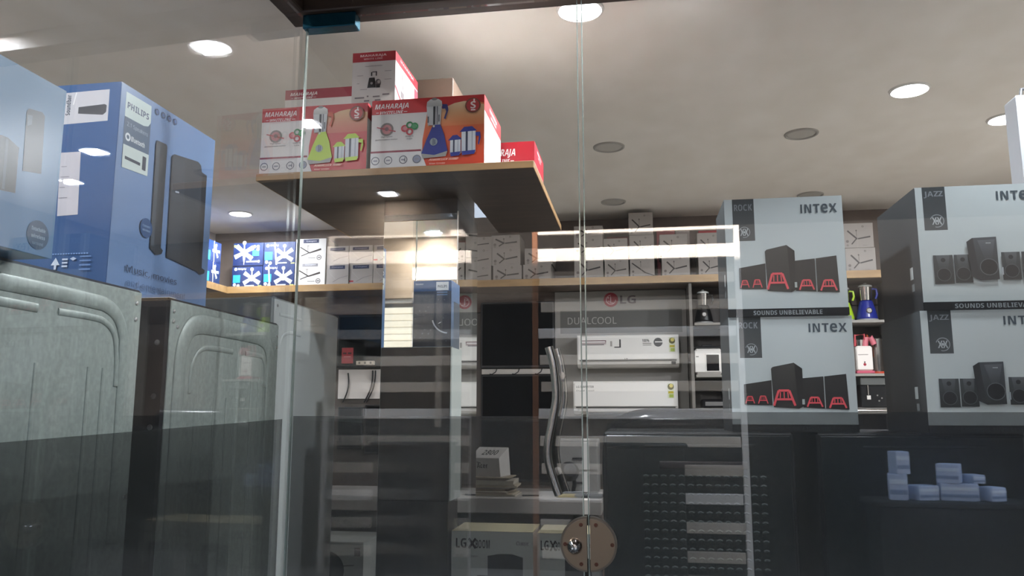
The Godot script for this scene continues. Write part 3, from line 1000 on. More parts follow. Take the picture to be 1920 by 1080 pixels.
	mixer_carton("low mixer carton at the back right corner of the platform", Vector3(0.342, 0.216, 0.30), Vector3(-0.564, y, -3.185), 4)
	var sm := carton("mixer_carton", "small white mixer carton with a red top, standing on the two front ones", Vector3(0.168, 0.222, 0.30), Vector3(-0.958, y + 0.263, -2.86), "cfc6c2")
	p = print_front(sm, 0.168, 0.222, 0.30)
	p.rect(0, 0, 1, 1, "c8bfba")
	p.rect(0, 0, 1, 0.17, "b0303a", "a52c36")
	p.text("MAHARAJA", 0.18, 0.04, 0.79, 0.09, "e6c9c6")
	p.text("WHITE LINE", 0.26, 0.105, 0.70, 0.135, "d9aeac")
	p.rect(0.44, 0.36, 0.47, 0.43, "40393a")
	p.rect(0.55, 0.35, 0.58, 0.43, "40393a")
	p.rect(0.47, 0.35, 0.55, 0.37, "6b6364")
	p.poly([Vector2(0.40, 0.46), Vector2(0.53, 0.46), Vector2(0.56, 0.64), Vector2(0.36, 0.64)], "2e2829")
	p.ell(0.46, 0.56, 0.03, "9b9290")
	p.ell(0.61, 0.56, 0.07, "5b5454", 0.07)
	p.ell(0.63, 0.54, 0.035, "a59c98", 0.03)
	p.rect(0.565, 0.585, 0.66, 0.645, "383233")
	for q in [[0.12, 0.41, 0.26], [0.12, 0.55, 0.18], [0.2, 0.66, 0.36], [0.76, 0.35, 0.92], [0.76, 0.50, 0.92], [0.3, 0.25, 0.7]]:
		p.rect(q[0], q[1], q[2], q[1] + 0.012, "9b9391")
	for q in [[0.08, 0.80, 0.30], [0.36, 0.78, 0.40], [0.50, 0.79, 0.66], [0.72, 0.76, 0.88], [0.30, 0.86, 0.42], [0.55, 0.855, 0.68]]:
		p.rect(q[0], q[1], q[2], q[1] + 0.025, "75696b")
	p.rect(0.52, 0.88, 0.60, 0.95, "b5404a")
	obj("printed_panel", p.s, ink(0.5), sm)
	p = print_right(sm, 0.168, 0.222, 0.30)
	p.rect(0, 0, 1, 1, "c8bfba")
	p.rect(0, 0, 1, 0.17, "a52c36")
	p.text("MAHARAJA", 0.2, 0.04, 0.8, 0.1, "d9aeac")
	p.line(0.0, 0.62, 0.62, 1.0, 0.035, "9c2b36")
	p.line(0.28, 0.25, 0.34, 0.55, 0.05, "8e8685")
	p.rect(0.24, 0.58, 0.38, 0.70, "6c6464")
	p.rect(0.84, 0.2, 1.0, 1.0, "9a4450")
	obj("printed_panel", p.s, ink(0.5), sm)
	carton("plain_carton", "plain brown carton at the back of the platform, right of the small mixer carton", Vector3(0.20, 0.534, 0.30), Vector3(-0.842, y, -3.24), "6a5648")


func mixer_carton(label: String, size: Vector3, at: Vector3, look: int) -> void:
	var t := carton("mixer_carton", label, size, at, "d9d4cf", "", 0.0, 0.4)
	var p := print_front(t, size.x, size.y, size.z)
	var red: String = ["c42f32", "bb2f36", "a03a48", "", "ad2230"][look]
	p.rect(0, 0, 1, 1, "e0d9d4")
	if look < 2:
		var body: String = ["2a3486", "b3cf33"][look]
		p.poly([Vector2(0.46, 0.60), Vector2(0.50, 0.20), Vector2(1, 0.0), Vector2(1, 1), Vector2(0.505, 1), Vector2(0.46, 0.85)], "e58a55" if look == 0 else "cf6058", "d93f1c" if look == 0 else "c02a30")
		p.poly([Vector2(0.66, 0.14), Vector2(0.75, 0.09), Vector2(0.82, 0.075), Vector2(1, 0.14), Vector2(1, 0.42), Vector2(0.5, 0.42), Vector2(0.5, 0.25)], "ecd2a8" if look == 0 else "d9b98c", "e07f4c" if look == 0 else "cb6a5a")
		p.rect(0, 0, 0.5, 0.205, red)
		p.poly([Vector2(0.5, 0), Vector2(1, 0), Vector2(1, 0.12), Vector2(0.92, 0.08), Vector2(0.82, 0.08), Vector2(0.74, 0.10), Vector2(0.66, 0.15), Vector2(0.5, 0.205)], red)
		maker(p, 0.03, 0.055, 0.335, 0.20)
		# roundels on the white field
		for k in 2:
			p.ell(0.14, 0.425, 0.06 - 0.017 * k, ["857a74", "c47f80"][k])
		p.line(0.05, 0.39, 0.22, 0.46, 0.009, "b5484e")
		p.ell(0.14, 0.42, 0.018, "7d5a5c")
		p.text("High speed", 0.09, 0.52, 0.19, 0.545, "8a8180")
		p.text("performance motor", 0.04, 0.56, 0.24, 0.585, "8a8180")
		for q in [[0.30, 0.425, "c9474f"], [0.345, 0.38, "2f7d46"], [0.345, 0.475, "bd4148"], [0.39, 0.40, "2f8a4b"]]:
			p.ring(q[0], q[1], 0.032, 0.018, q[2])
		p.ell(0.305, 0.425, 0.02, "d98a8c")
		p.ell(0.385, 0.40, 0.02, "5aa06d")
		p.text("Made in", 0.31, 0.53, 0.38, 0.55, "8a8180")
		p.text("India", 0.32, 0.565, 0.37, 0.585, "8a8180")
		p.rect(0, 0.735, 0.45, 0.762, "8d2c3d")
		p.poly([Vector2(0, 0.762), Vector2(0.45, 0.762), Vector2(0.505, 1), Vector2(0, 1)], "d8d4d2")
		for k in 4:
			var x: float = [0.045, 0.16, 0.295, 0.415][k]
			p.ring(x, 0.872, 0.037, 0.030, "55525c")
			if k == 3:
				p.ell(x, 0.872, 0.032, "8b8fa0")
			p.rect(x - 0.018, 0.862, x + 0.018, 0.882, "8b8790")
		p.line(0.31, 0.84, 0.31, 0.90, 0.006, "55525c")
		# mixer
		p.poly([Vector2(0.455, 0.80), Vector2(0.50, 0.60), Vector2(0.555, 0.40), Vector2(0.62, 0.40), Vector2(0.655, 0.55), Vector2(0.685, 0.78), Vector2(0.67, 0.84), Vector2(0.47, 0.84)], body, body)
		p.poly([Vector2(0.455, 0.80), Vector2(0.57, 0.83), Vector2(0.685, 0.78), Vector2(0.67, 0.855), Vector2(0.47, 0.87)], "9d9a93")
		p.poly([Vector2(0.495, 0.13), Vector2(0.63, 0.13), Vector2(0.62, 0.40), Vector2(0.51, 0.41)], "c9c9c8", "b0b0b0")
		p.rect(0.555, 0.13, 0.575, 0.40, "2c2c31")
		p.rect(0.585, 0.13, 0.597, 0.40, "77777c")
		p.rect(0.505, 0.28, 0.518, 0.37, "5d5d62")
		p.rect(0.602, 0.26, 0.612, 0.36, "5d5d62")
		p.poly([Vector2(0.495, 0.14), Vector2(0.50, 0.07), Vector2(0.53, 0.035), Vector2(0.60, 0.035), Vector2(0.63, 0.07), Vector2(0.635, 0.14)], "d8d6d2", "b5b3ae")
		p.ell(0.565, 0.035, 0.025, "8a8885", 0.018)
		p.poly([Vector2(0.635, 0.115), Vector2(0.68, 0.12), Vector2(0.69, 0.20), Vector2(0.665, 0.33), Vector2(0.65, 0.32), Vector2(0.67, 0.22), Vector2(0.66, 0.18), Vector2(0.635, 0.18)], "3a3a72" if look == 0 else "c9553a")
		p.ell(0.563, 0.645, 0.034, "8f979c")
		p.rect(0.556, 0.60, 0.562, 0.69, "3c4560")
		p.rect(0.57, 0.61, 0.577, 0.68, "3c4560")
		p.ell(0.563, 0.425, 0.009, "d5d3bc")
		for q in [[0.70, 0.63, 0.80, 0.83, 0.0], [0.80, 0.52, 0.93, 0.82, 0.045]]:   # the two smaller jars
			p.rect(q[0] + 0.008, q[1], q[2], q[3], "d5d7da", "bcbfc6")
			p.rect(lerpf(q[0], q[2], 0.34), q[1], lerpf(q[0], q[2], 0.48), q[3], "35394d")
			p.rect(lerpf(q[0], q[2], 0.75), q[1], lerpf(q[0], q[2], 0.8), q[3], "8e93a0")
			p.poly([Vector2(q[0] - 0.01, q[1] + 0.01), Vector2(q[0] + 0.03, q[1] - 0.06), Vector2(q[2] - 0.03, q[1] - 0.065), Vector2(q[2] + 0.012, q[1])], body)
			p.poly([Vector2(q[0] + 0.01, q[3] - 0.02), Vector2(q[2], q[3] - 0.03), Vector2(q[2] - 0.01, q[3] + 0.025), Vector2(q[0] + 0.015, q[3] + 0.035)], body)
			if q[4] > 0.0:
				p.poly([Vector2(q[2], q[1] + 0.02), Vector2(q[2] + 0.04, q[1] + 0.02), Vector2(q[2] + 0.045, q[1] + 0.10), Vector2(q[2] + 0.03, q[1] + 0.20), Vector2(q[2] + 0.02, q[1] + 0.19), Vector2(q[2] + 0.03, q[1] + 0.08), Vector2(q[2], q[1] + 0.07)], body)
		# award roundel
		p.ell(0.905, 0.16, 0.068, "7a4a3a")
		p.ell(0.905, 0.16, 0.056, "b5393a")
		p.text("S", 0.885, 0.105, 0.93, 0.205, "f0e2dc", true)
		p.rect(0.888, 0.215, 0.927, 0.235, "f0e2dc")
		p.rect(0.91, 0.07, 0.922, 0.11, "f0e2dc")
		p.text("POWERCLICK TURBO", 0.53, 0.885, 0.78, 0.915, "f3c9b4", true, 0.06)
		p.text("Mixer Grinder", 0.53, 0.94, 0.67, 0.965, "f3c9b4", false)
	elif look == 2:
		p.rect(0, 0, 1, 0.17, red)
		p.poly([Vector2(0.73, 1), Vector2(0.76, 0.3), Vector2(0.9, 0.17), Vector2(1, 0.17), Vector2(1, 1)], "b85560", "aa4553")
		maker(p, 0.06, 0.05, 0.36, 0.16)
		p.poly([Vector2(0.79, 0.25), Vector2(0.83, 0.13), Vector2(0.88, 0.13), Vector2(0.91, 0.25), Vector2(0.91, 0.55), Vector2(0.80, 0.56)], "bdb5b2", "9d9593")
		p.rect(0.86, 0.22, 0.875, 0.55, "4e4847")
		p.poly([Vector2(0.80, 0.56), Vector2(0.91, 0.55), Vector2(0.94, 0.85), Vector2(0.76, 0.88)], "5b5553")
	else:
		p.rect(0, 0, 1, 0.46, red)
		p.rect(0, 0.46, 1, 0.5, "c9545c")
		maker(p, 0.36, 0.13, 0.78, 0.40)
	obj("printed_panel", p.s, ink(0.4), t)
	p = print_right(t, size.x, size.y, size.z)
	p.rect(0, 0, 1, 1, "dcd8d2", "d3cfc9")
	p.rect(0, 0, 1, 0.22 if look < 4 else 0.40, red)
	p.text("MAHARAJA", 0.30, 0.05, 0.75, 0.12, "e8b9b6")
	p.text("WHITELINE", 0.36, 0.14, 0.70, 0.18, "e8b9b6")
	if look == 4:
		for k in 3:
			p.rect(0.15 + 0.28 * k, 0.52, 0.33 + 0.28 * k, 0.82, "8d8379")
			p.ell(0.24 + 0.28 * k, 0.66, 0.05, "5f564f")
	else:
		p.rect(0.34, 0.83, 0.38, 0.97, "a8a39d")
		p.rect(0.41, 0.80, 0.44, 0.93, "b7b2ac")
	obj("printed_panel", p.s, ink(0.45), t)


func maker(p: Print, x0: float, y0: float, x1: float, y1: float) -> void:
	var m := lerpf(y0, y1, 0.62)
	p.text("MAHARAJA", x0, y0, x1, m, "f2e9e6", true, 0.04)
	var w := x1 - x0
	p.text("WHITELINE", x0 + w * 0.14, lerpf(m, y1, 0.25), x1 - w * 0.18, y1, "f2e9e6", true, 0.04)
	p.rect(x0 + w * 0.03, lerpf(m, y1, 0.55), x0 + w * 0.11, lerpf(m, y1, 0.70), "f2e9e6")
	p.rect(x1 - w * 0.15, lerpf(m, y1, 0.55), x1 - w * 0.05, lerpf(m, y1, 0.70), "f2e9e6")


# ---------------------------------------------------------------- back wall
func build_back_wall() -> void:
	var under := wood("6b5a50", "54463d", 0.45)
	var band := wood("b3905f", "967448", 0.45)
	var t := thing("wall_shelf", "long wooden shelf under the ceiling carrying the fan cartons", "shelf", Vector3(0, 2.485, -6.4))
	obj("shelf_board", box(Vector3(-3.79, 0.0, -0.195), Vector3(2.94, 0.055, 0.19), 0.001), under, t)
	obj("edge_band", box(Vector3(-3.44, -0.001, 0.19), Vector3(2.94, 0.056, 0.194), 0.001), band, t)
	obj("back_rail", box(Vector3(-3.79, -0.16, -0.195), Vector3(2.94, 0.0, -0.175)), under, t)
	var c := thing("wall_shelf", "short wooden shelf running forward from the back corner under two blue fan cartons", "shelf", Vector3(-3.62, 2.485, -5.0))
	obj("shelf_board", box(Vector3(-0.175, 0.0, -1.2), Vector3(0.18, 0.055, 1.6), 0.001), under, c)
	obj("edge_band", box(Vector3(0.18, -0.001, -1.2), Vector3(0.184, 0.056, 1.6), 0.001), band, c)
	# laminate panel on the wall below the shelf
	var lam := thing("wall_panel", "grey brown laminate wall panel below the long shelf", "panel", Vector3(0, 0, -6.59))
	for k in 6:
		var x0 := -3.6 + 0.98 * k
		obj("panel", box(Vector3(x0, 0.9 if k > 1 else 0.0, 0), Vector3(x0 + 0.974, 2.32, 0.012), 0.002), grained("5d544e", "524a45", 0.5, Vector3(1, 1, 1)), lam)

	# brand board with lettering, and the two air conditioners hung on it
	var b := thing("sign_board", "grey board with a round red logo and bold lettering above the air conditioners", "sign", Vector3(-0.143, 1.45, -6.565))
	obj("board", box(Vector3(-0.539, 0, -0.006), Vector3(0.533, 1.03, 0.012), 0.002), mat("8f8a84", 0.5), b)
	var p := Print.new(self, Vector3(-0.539, 1.03, 0.012), Vector3(1.072, 0, 0), Vector3(0, -1.03, 0), Vector3(0, 0, 1))
	p.rect(0.042, 0.155, 0.968, 0.34, "62605c")
	p.text("DUALCOOL", 0.10, 0.21, 0.475, 0.265, "a5a29c", false)
	p.ell(0.435, 0.072, 0.056, "8d2733")
	p.ring(0.435, 0.072, 0.038, 0.033, "caa0a2", -1.0, 0.0, PI * 1.5)
	p.rect(0.43, 0.045, 0.437, 0.10, "caa0a2")
	p.rect(0.43, 0.095, 0.455, 0.10, "caa0a2")
	p.ell(0.415, 0.055, 0.006, "caa0a2")
	p.text("LG", 0.505, 0.04, 0.625, 0.105, "54474a")
	obj("printed_panel", p.s, ink(0.5), b)

	air_conditioner("white air conditioner with stickers and a silver band, the upper of two", Vector3(-0.086, 1.838, -6.55), 0.80, 0.262, true)
	air_conditioner("plain white air conditioner with one yellow energy sticker, the lower of the two", Vector3(-0.113, 1.47, -6.55), 0.815, 0.262, false)

	# black television screens on the wall
	screen("dark wall television high to the right of the mirror pillar", Vector3(-0.995, 1.85, -6.55), 0.62, 0.553)
	screen("second dark television below the white cable rail", Vector3(-0.995, 1.435, -6.55), 0.61, 0.36)
	screen("low dark television behind the counter's paper pile", Vector3(-0.995, 0.93, -6.55), 0.605, 0.495)
	screen("dark television left of the mirror pillar", Vector3(-2.35, 1.865, -6.55), 0.43, 0.45)
	screen("small grey framed television low beside the pale refrigerator", Vector3(-2.43, 1.18, -6.55), 0.22, 0.35)
	screen("small black television standing left of the plinth", Vector3(-2.19, 1.14, -6.55), 0.22, 0.41)
	var rail := thing("cable_rail", "white cable rail with hanging leads between the upper televisions", "cable rail", Vector3(-0.9, 1.7985, -6.565))
	obj("rail", box(Vector3(-0.40, 0, 0), Vector3(0.21, 0.045, 0.018), 0.003), mat("b9b2ab", 0.5), rail)
	for k in 4:
		var x := -0.33 + 0.19 * k
		obj("lead", Shape.new().tube([Vector3(x + 0.06, 0.045, 0.022), Vector3(x + 0.05, 0.02, 0.024), Vector3(x + 0.02, -0.0, 0.03), Vector3(x, 0.004, 0.024)], 0.004, 6), mat("1c1b1c", 0.5), rail)
	var wp := thing("wall_plate", "pale wall plate with looping black leads left of the plinth", "wall plate", Vector3(-2.35, 1.60, -6.57))
	obj("plate", box(Vector3(-0.21, 0, 0), Vector3(0.22, 0.25, 0.012), 0.002), mat("cfc8c2", 0.6), wp)
	for q in [[-0.12, 0.22, -0.16], [0.10, 0.24, 0.03], [0.125, 0.24, 0.05]]:
		var pts := []
		for k in 9:
			var e := k / 8.0
			pts.append(Vector3(lerpf(q[0], q[2], e) + 0.025 * sin(e * PI), lerpf(q[1], -0.03, e), 0.02))
		obj("lead", Shape.new().tube(pts, 0.006, 6), mat("1c1b1c", 0.5), wp)
	var rs := thing("notice", "small red notice with dark lettering beside the pale refrigerator", "notice", Vector3(-2.47, 1.90, -6.53))
	obj("sheet", box(Vector3(-0.052, 0, 0), Vector3(0.052, 0.135, 0.01), 0.002), mat("a5333a", 0.5), rs)
	p = Print.new(self, Vector3(-0.052, 0.135, 0.01), Vector3(0.104, 0, 0), Vector3(0, -0.135, 0), Vector3(0, 0, 1))
	p.rect(0.03, 0.03, 0.97, 0.97, "a5333a")
	p.rect(0.12, 0.3, 0.42, 0.42, "4a1d22")
	p.rect(0.55, 0.3, 0.85, 0.42, "4a1d22")
	p.rect(0.2, 0.55, 0.8, 0.6, "d08a8a")
	obj("printed_panel", p.s, ink(0.5), rs)
	var ps := thing("power_strip", "pale power strip on the dark wall left of the plinth", "power strip", Vector3(-2.28, 1.885, -6.52))
	obj("case", box(Vector3(-0.10, 0, 0), Vector3(0.06, 0.034, 0.03), 0.004), mat("c4b9a8", 0.5), ps)
	for k in 3:
		obj("socket", Shape.new().lathe([Vector2(0.010, 0.0), Vector2(0.009, 0.0012), Vector2(0, 0.0012)], Vector3(-0.07 + 0.05 * k, 0.017, 0.03), Vector3(0, 0, 1), 10), mat("6d655b", 0.5), ps)


func matte_black() -> StandardMaterial3D:
	var m := mat("0b0b0c", 0.4)
	m.metallic_specular = 0.2
	return m


func screen(label: String, at: Vector3, w: float, h: float) -> void:
	var t := thing("television", label, "television", at)
	obj("case", box(Vector3(-w / 2, 0, -0.02), Vector3(w / 2, h, 0.025), 0.004), mat("161517", 0.35), t)
	obj("screen_glass", box(Vector3(-w / 2 + 0.014, 0.02, 0.025), Vector3(w / 2 - 0.014, h - 0.014, 0.027), 0.0008), matte_black(), t)
	obj("wall_bracket", box(Vector3(-0.06, h * 0.35, -0.05), Vector3(0.06, h * 0.65, -0.02), 0.002), mat("2a2a2c", 0.5), t)


func air_conditioner(label: String, at: Vector3, w: float, h: float, upper: bool) -> void:
	var t := thing("air_conditioner", label, "air conditioner", at)
	var white := mat("d9d5cf", 0.3)
	# side profile: flat front, rounded chin
	var prof := PackedVector2Array([Vector2(0, 0.03), Vector2(0.05, 0.0), Vector2(0.12, 0.008), Vector2(0.155, 0.03), Vector2(0.17, 0.06), Vector2(0.175, h * 0.5), Vector2(0.172, h - 0.02), Vector2(0.16, h - 0.004), Vector2(0.145, h), Vector2(0, h)])
	obj("housing", Shape.new().prism(prof, Vector3(-w / 2, 0, 0), Vector3(0, 0, 1), UP, -w), white, t)
	obj("front_panel", box(Vector3(-w / 2 + 0.006, 0.062, 0.172), Vector3(w / 2 - 0.006, h - 0.012, 0.180), 0.006), mat("e2ded9", 0.25), t)
	obj("air_flap", box(Vector3(-w / 2 + 0.04, 0.022, 0.148), Vector3(w / 2 - 0.06, 0.048, 0.166), 0.004), mat("b7b2ac", 0.35), t)
	obj("air_slot", box(Vector3(-w / 2 + 0.02, 0.052, 0.160), Vector3(w / 2 - 0.02, 0.060, 0.1765)), mat("3d3a38", 0.5), t)
	obj("end_cap", box(Vector3(w / 2 - 0.058, 0.024, 0.150), Vector3(w / 2 - 0.026, 0.045, 0.168), 0.002), mat("2b2828", 0.4), t)
	var p := Print.new(self, Vector3(-w / 2, h, 0.180), Vector3(w, 0, 0), Vector3(0, -h, 0), Vector3(0, 0, 1))
	p.rect(0.02, 0.07, 0.98, 0.74, "e2ded9")
	if upper:
		p.rect(0.04, 0.17, 0.29, 0.31, "6f5054", "d7d0cc")
		p.rect(0.05, 0.20, 0.28, 0.235, "f0ecea")
		p.rect(0.04, 0.29, 0.27, 0.315, "54474a")
		p.text("100%", 0.645, 0.15, 0.715, 0.24, "4d4a48")
		p.rect(0.65, 0.27, 0.735, 0.29, "77726e")
		p.rect(0.65, 0.32, 0.735, 0.34, "8c8783")
		p.ell(0.80, 0.25, 0.044, "5d5c5c")
		p.line(0.77, 0.24, 0.91, 0.24, 0.010, "e6e2dd")
		p.rect(0.42, 0.15, 0.435, 0.40, "3f3b3a")
		p.rect(0.37, 0.37, 0.435, 0.40, "3f3b3a")
		p.rect(0.33, 0.20, 0.35, 0.36, "a39e99")
		p.text("LG", 0.47, 0.72, 0.50, 0.76, "6c6764")
		energy(p, 0.935, 0.19)
	else:
		p.text("LG INVERTER", 0.03, 0.14, 0.20, 0.20, "474442")
		p.text("Dual cool", 0.03, 0.26, 0.20, 0.31, "67625f", false)
		energy(p, 0.935, 0.16)
	obj("printed_panel", p.s, ink(0.4), t)


func energy(p: Print, x: float, y: float) -> void:
	p.rect(x - 0.03, y - 0.08, x + 0.03, y + 0.36, "cdd0b4")
	p.ell(x, y + 0.02, 0.03, "5f5a31")
	p.ell(x + 0.004, y - 0.01, 0.018, "cdbd66")
	p.rect(x - 0.024, y + 0.15, x + 0.024, y + 0.22, "b9a935")
	p.rect(x - 0.016, y + 0.24, x + 0.024, y + 0.34, "9fae4e")


# ---------------------------------------------------------------- fan cartons on the shelf
func build_fan_cartons() -> void:
	var y0 := 2.5415
	# kind, left, right, rows from the shelf upwards as [height, shift, label]
	var stacks := [
		["blue", -3.150, -2.868, [[0.188, 0, "lower blue fan carton beside the white ones, its straps over a fan picture"], [0.198, 0.0, "upper blue fan carton beside the white ones, tied with a white strap"]]],
		["blue", -3.435, -3.160, [[0.188, 0, "lower blue fan carton in the back corner, second stack from the white ones"], [0.198, 0.006, "upper blue fan carton in the back corner with a star shaped fan picture"]]],
		["crom", -2.862, -2.594, [[0.200, 0, "lower large white fan carton next to the blue ones"], [0.205, 0.0, "upper large white fan carton next to the blue ones, taller than its neighbours"]]],
		["dim", -2.578, -2.385, [[0.182, 0, "lower greyish fan carton right of the large white ones"], [0.150, -0.004, "upper greyish fan carton right of the large white ones"]]],
		["dim", -2.379, -2.176, [[0.182, 0, "lower greyish fan carton with a red spot, second right of the large white ones"], [0.150, -0.002, "upper greyish fan carton, second right of the large white ones"]]],
		["dim", -2.170, -1.972, [[0.182, 0, "lower greyish fan carton cut off by the mirror pillar"], [0.150, -0.002, "upper greyish fan carton cut off by the mirror pillar"]]],
		["short", -1.315, -1.170, [[0.128, 0, "bottom narrow fan carton right of the mirror pillar"], [0.150, 0.004, "middle narrow fan carton right of the mirror pillar"], [0.092, 0.004, "topmost narrow fan carton right of the mirror pillar"]]],
		["wide", -1.152, -0.918, [[0.124, 0, "bottom wide fan carton, second stack right of the mirror pillar"], [0.148, -0.012, "middle wide fan carton, second stack right of the mirror pillar"], [0.106, -0.016, "top wide fan carton, second stack right of the mirror pillar"]]],
		["wide", -0.905, -0.680, [[0.126, 0, "lower fan carton behind the brown reflected post"], [0.134, 0.012, "upper fan carton behind the brown reflected post"]]],
		["wide", -0.492, -0.262, [[0.190, 0, "bottom fan carton behind the joint of the glass door"], [0.142, 0.0, "middle fan carton behind the joint of the glass door"], [0.096, 0.0, "top fan carton behind the joint of the glass door"]]],
		["wide", -0.250, -0.062, [[0.158, 0, "lower fan carton just right of the door joint"], [0.160, -0.006, "upper fan carton just right of the door joint, a long slanting blade on it"]]],
		["wide", -0.050, 0.140, [[0.176, 0, "bottom fan carton in the tallest pale stack on the shelf"], [0.164, 0, "middle fan carton in the tallest pale stack on the shelf"], [0.182, -0.004, "topmost fan carton on the shelf, close to the ceiling"]]],
		["wide", 0.198, 0.412, [[0.168, 0, "lower fan carton over the right part of the sign board"], [0.170, -0.012, "upper fan carton with a blurred fan picture over the right part of the sign board"]]],
		["wide", 0.480, 0.668, [[0.160, 0, "lower fan carton partly behind the smaller speaker carton stack"], [0.180, -0.004, "upper fan carton partly behind the smaller speaker carton stack"]]],
		["wide", 1.575, 1.790, [[0.184, 0, "lower fan carton in the gap between the speaker carton stacks"], [0.190, -0.008, "upper fan carton in the gap between the speaker carton stacks"]]],
	]
	var n := 0
	for s in stacks:
		var y := y0
		for r in s[3]:
			var w: float = s[2] - s[1]
			var size := Vector3(w, r[0] - 0.001, 0.29)
			var at := Vector3((s[1] + s[2]) / 2 + r[1], y, -6.26 - 0.145 - 0.004 * (n % 3))
			fan_carton(s[0], r[2], size, at, n)
			y += r[0]
			n += 1
	# two cartons on the short side shelf, ends to the room
	for k in 2:
		var lab: String = ["lower blue fan carton on the short side shelf", "upper blue fan carton on the short side shelf"][k]
		fan_carton("blue_end", lab, Vector3(0.30, 0.175, 0.26), Vector3(-3.61, y0 + 0.176 * k, -5.98), 40 + k)
		fan_carton("blue_end", "second " + lab + ", nearer the street", Vector3(0.30, 0.187, 0.30), Vector3(-3.61, y0 + 0.188 * k, -5.66), 42 + k)
	# reddish cartons at the back of the shelf, showing over the pale ones
	for q in [[0.17, 0.32, 0.44, "b05a5e", "dull red carton peeping over the pale ones right of the tallest stack"], [0.325, 0.44, 0.43, "b5aaa6", "greyish pink carton peeping over the pale ones beside the dull red one"], [0.51, 0.665, 0.425, "c0343f", "bright red carton showing just left of the smaller speaker carton stack"], [-0.24, -0.06, 0.40, "8a5653", "dark red carton in shadow behind the fan cartons near the door joint"]]:
		carton("spare_carton", q[4], Vector3(q[1] - q[0], q[2], 0.03), Vector3((q[0] + q[1]) / 2, y0, -6.578), q[3])


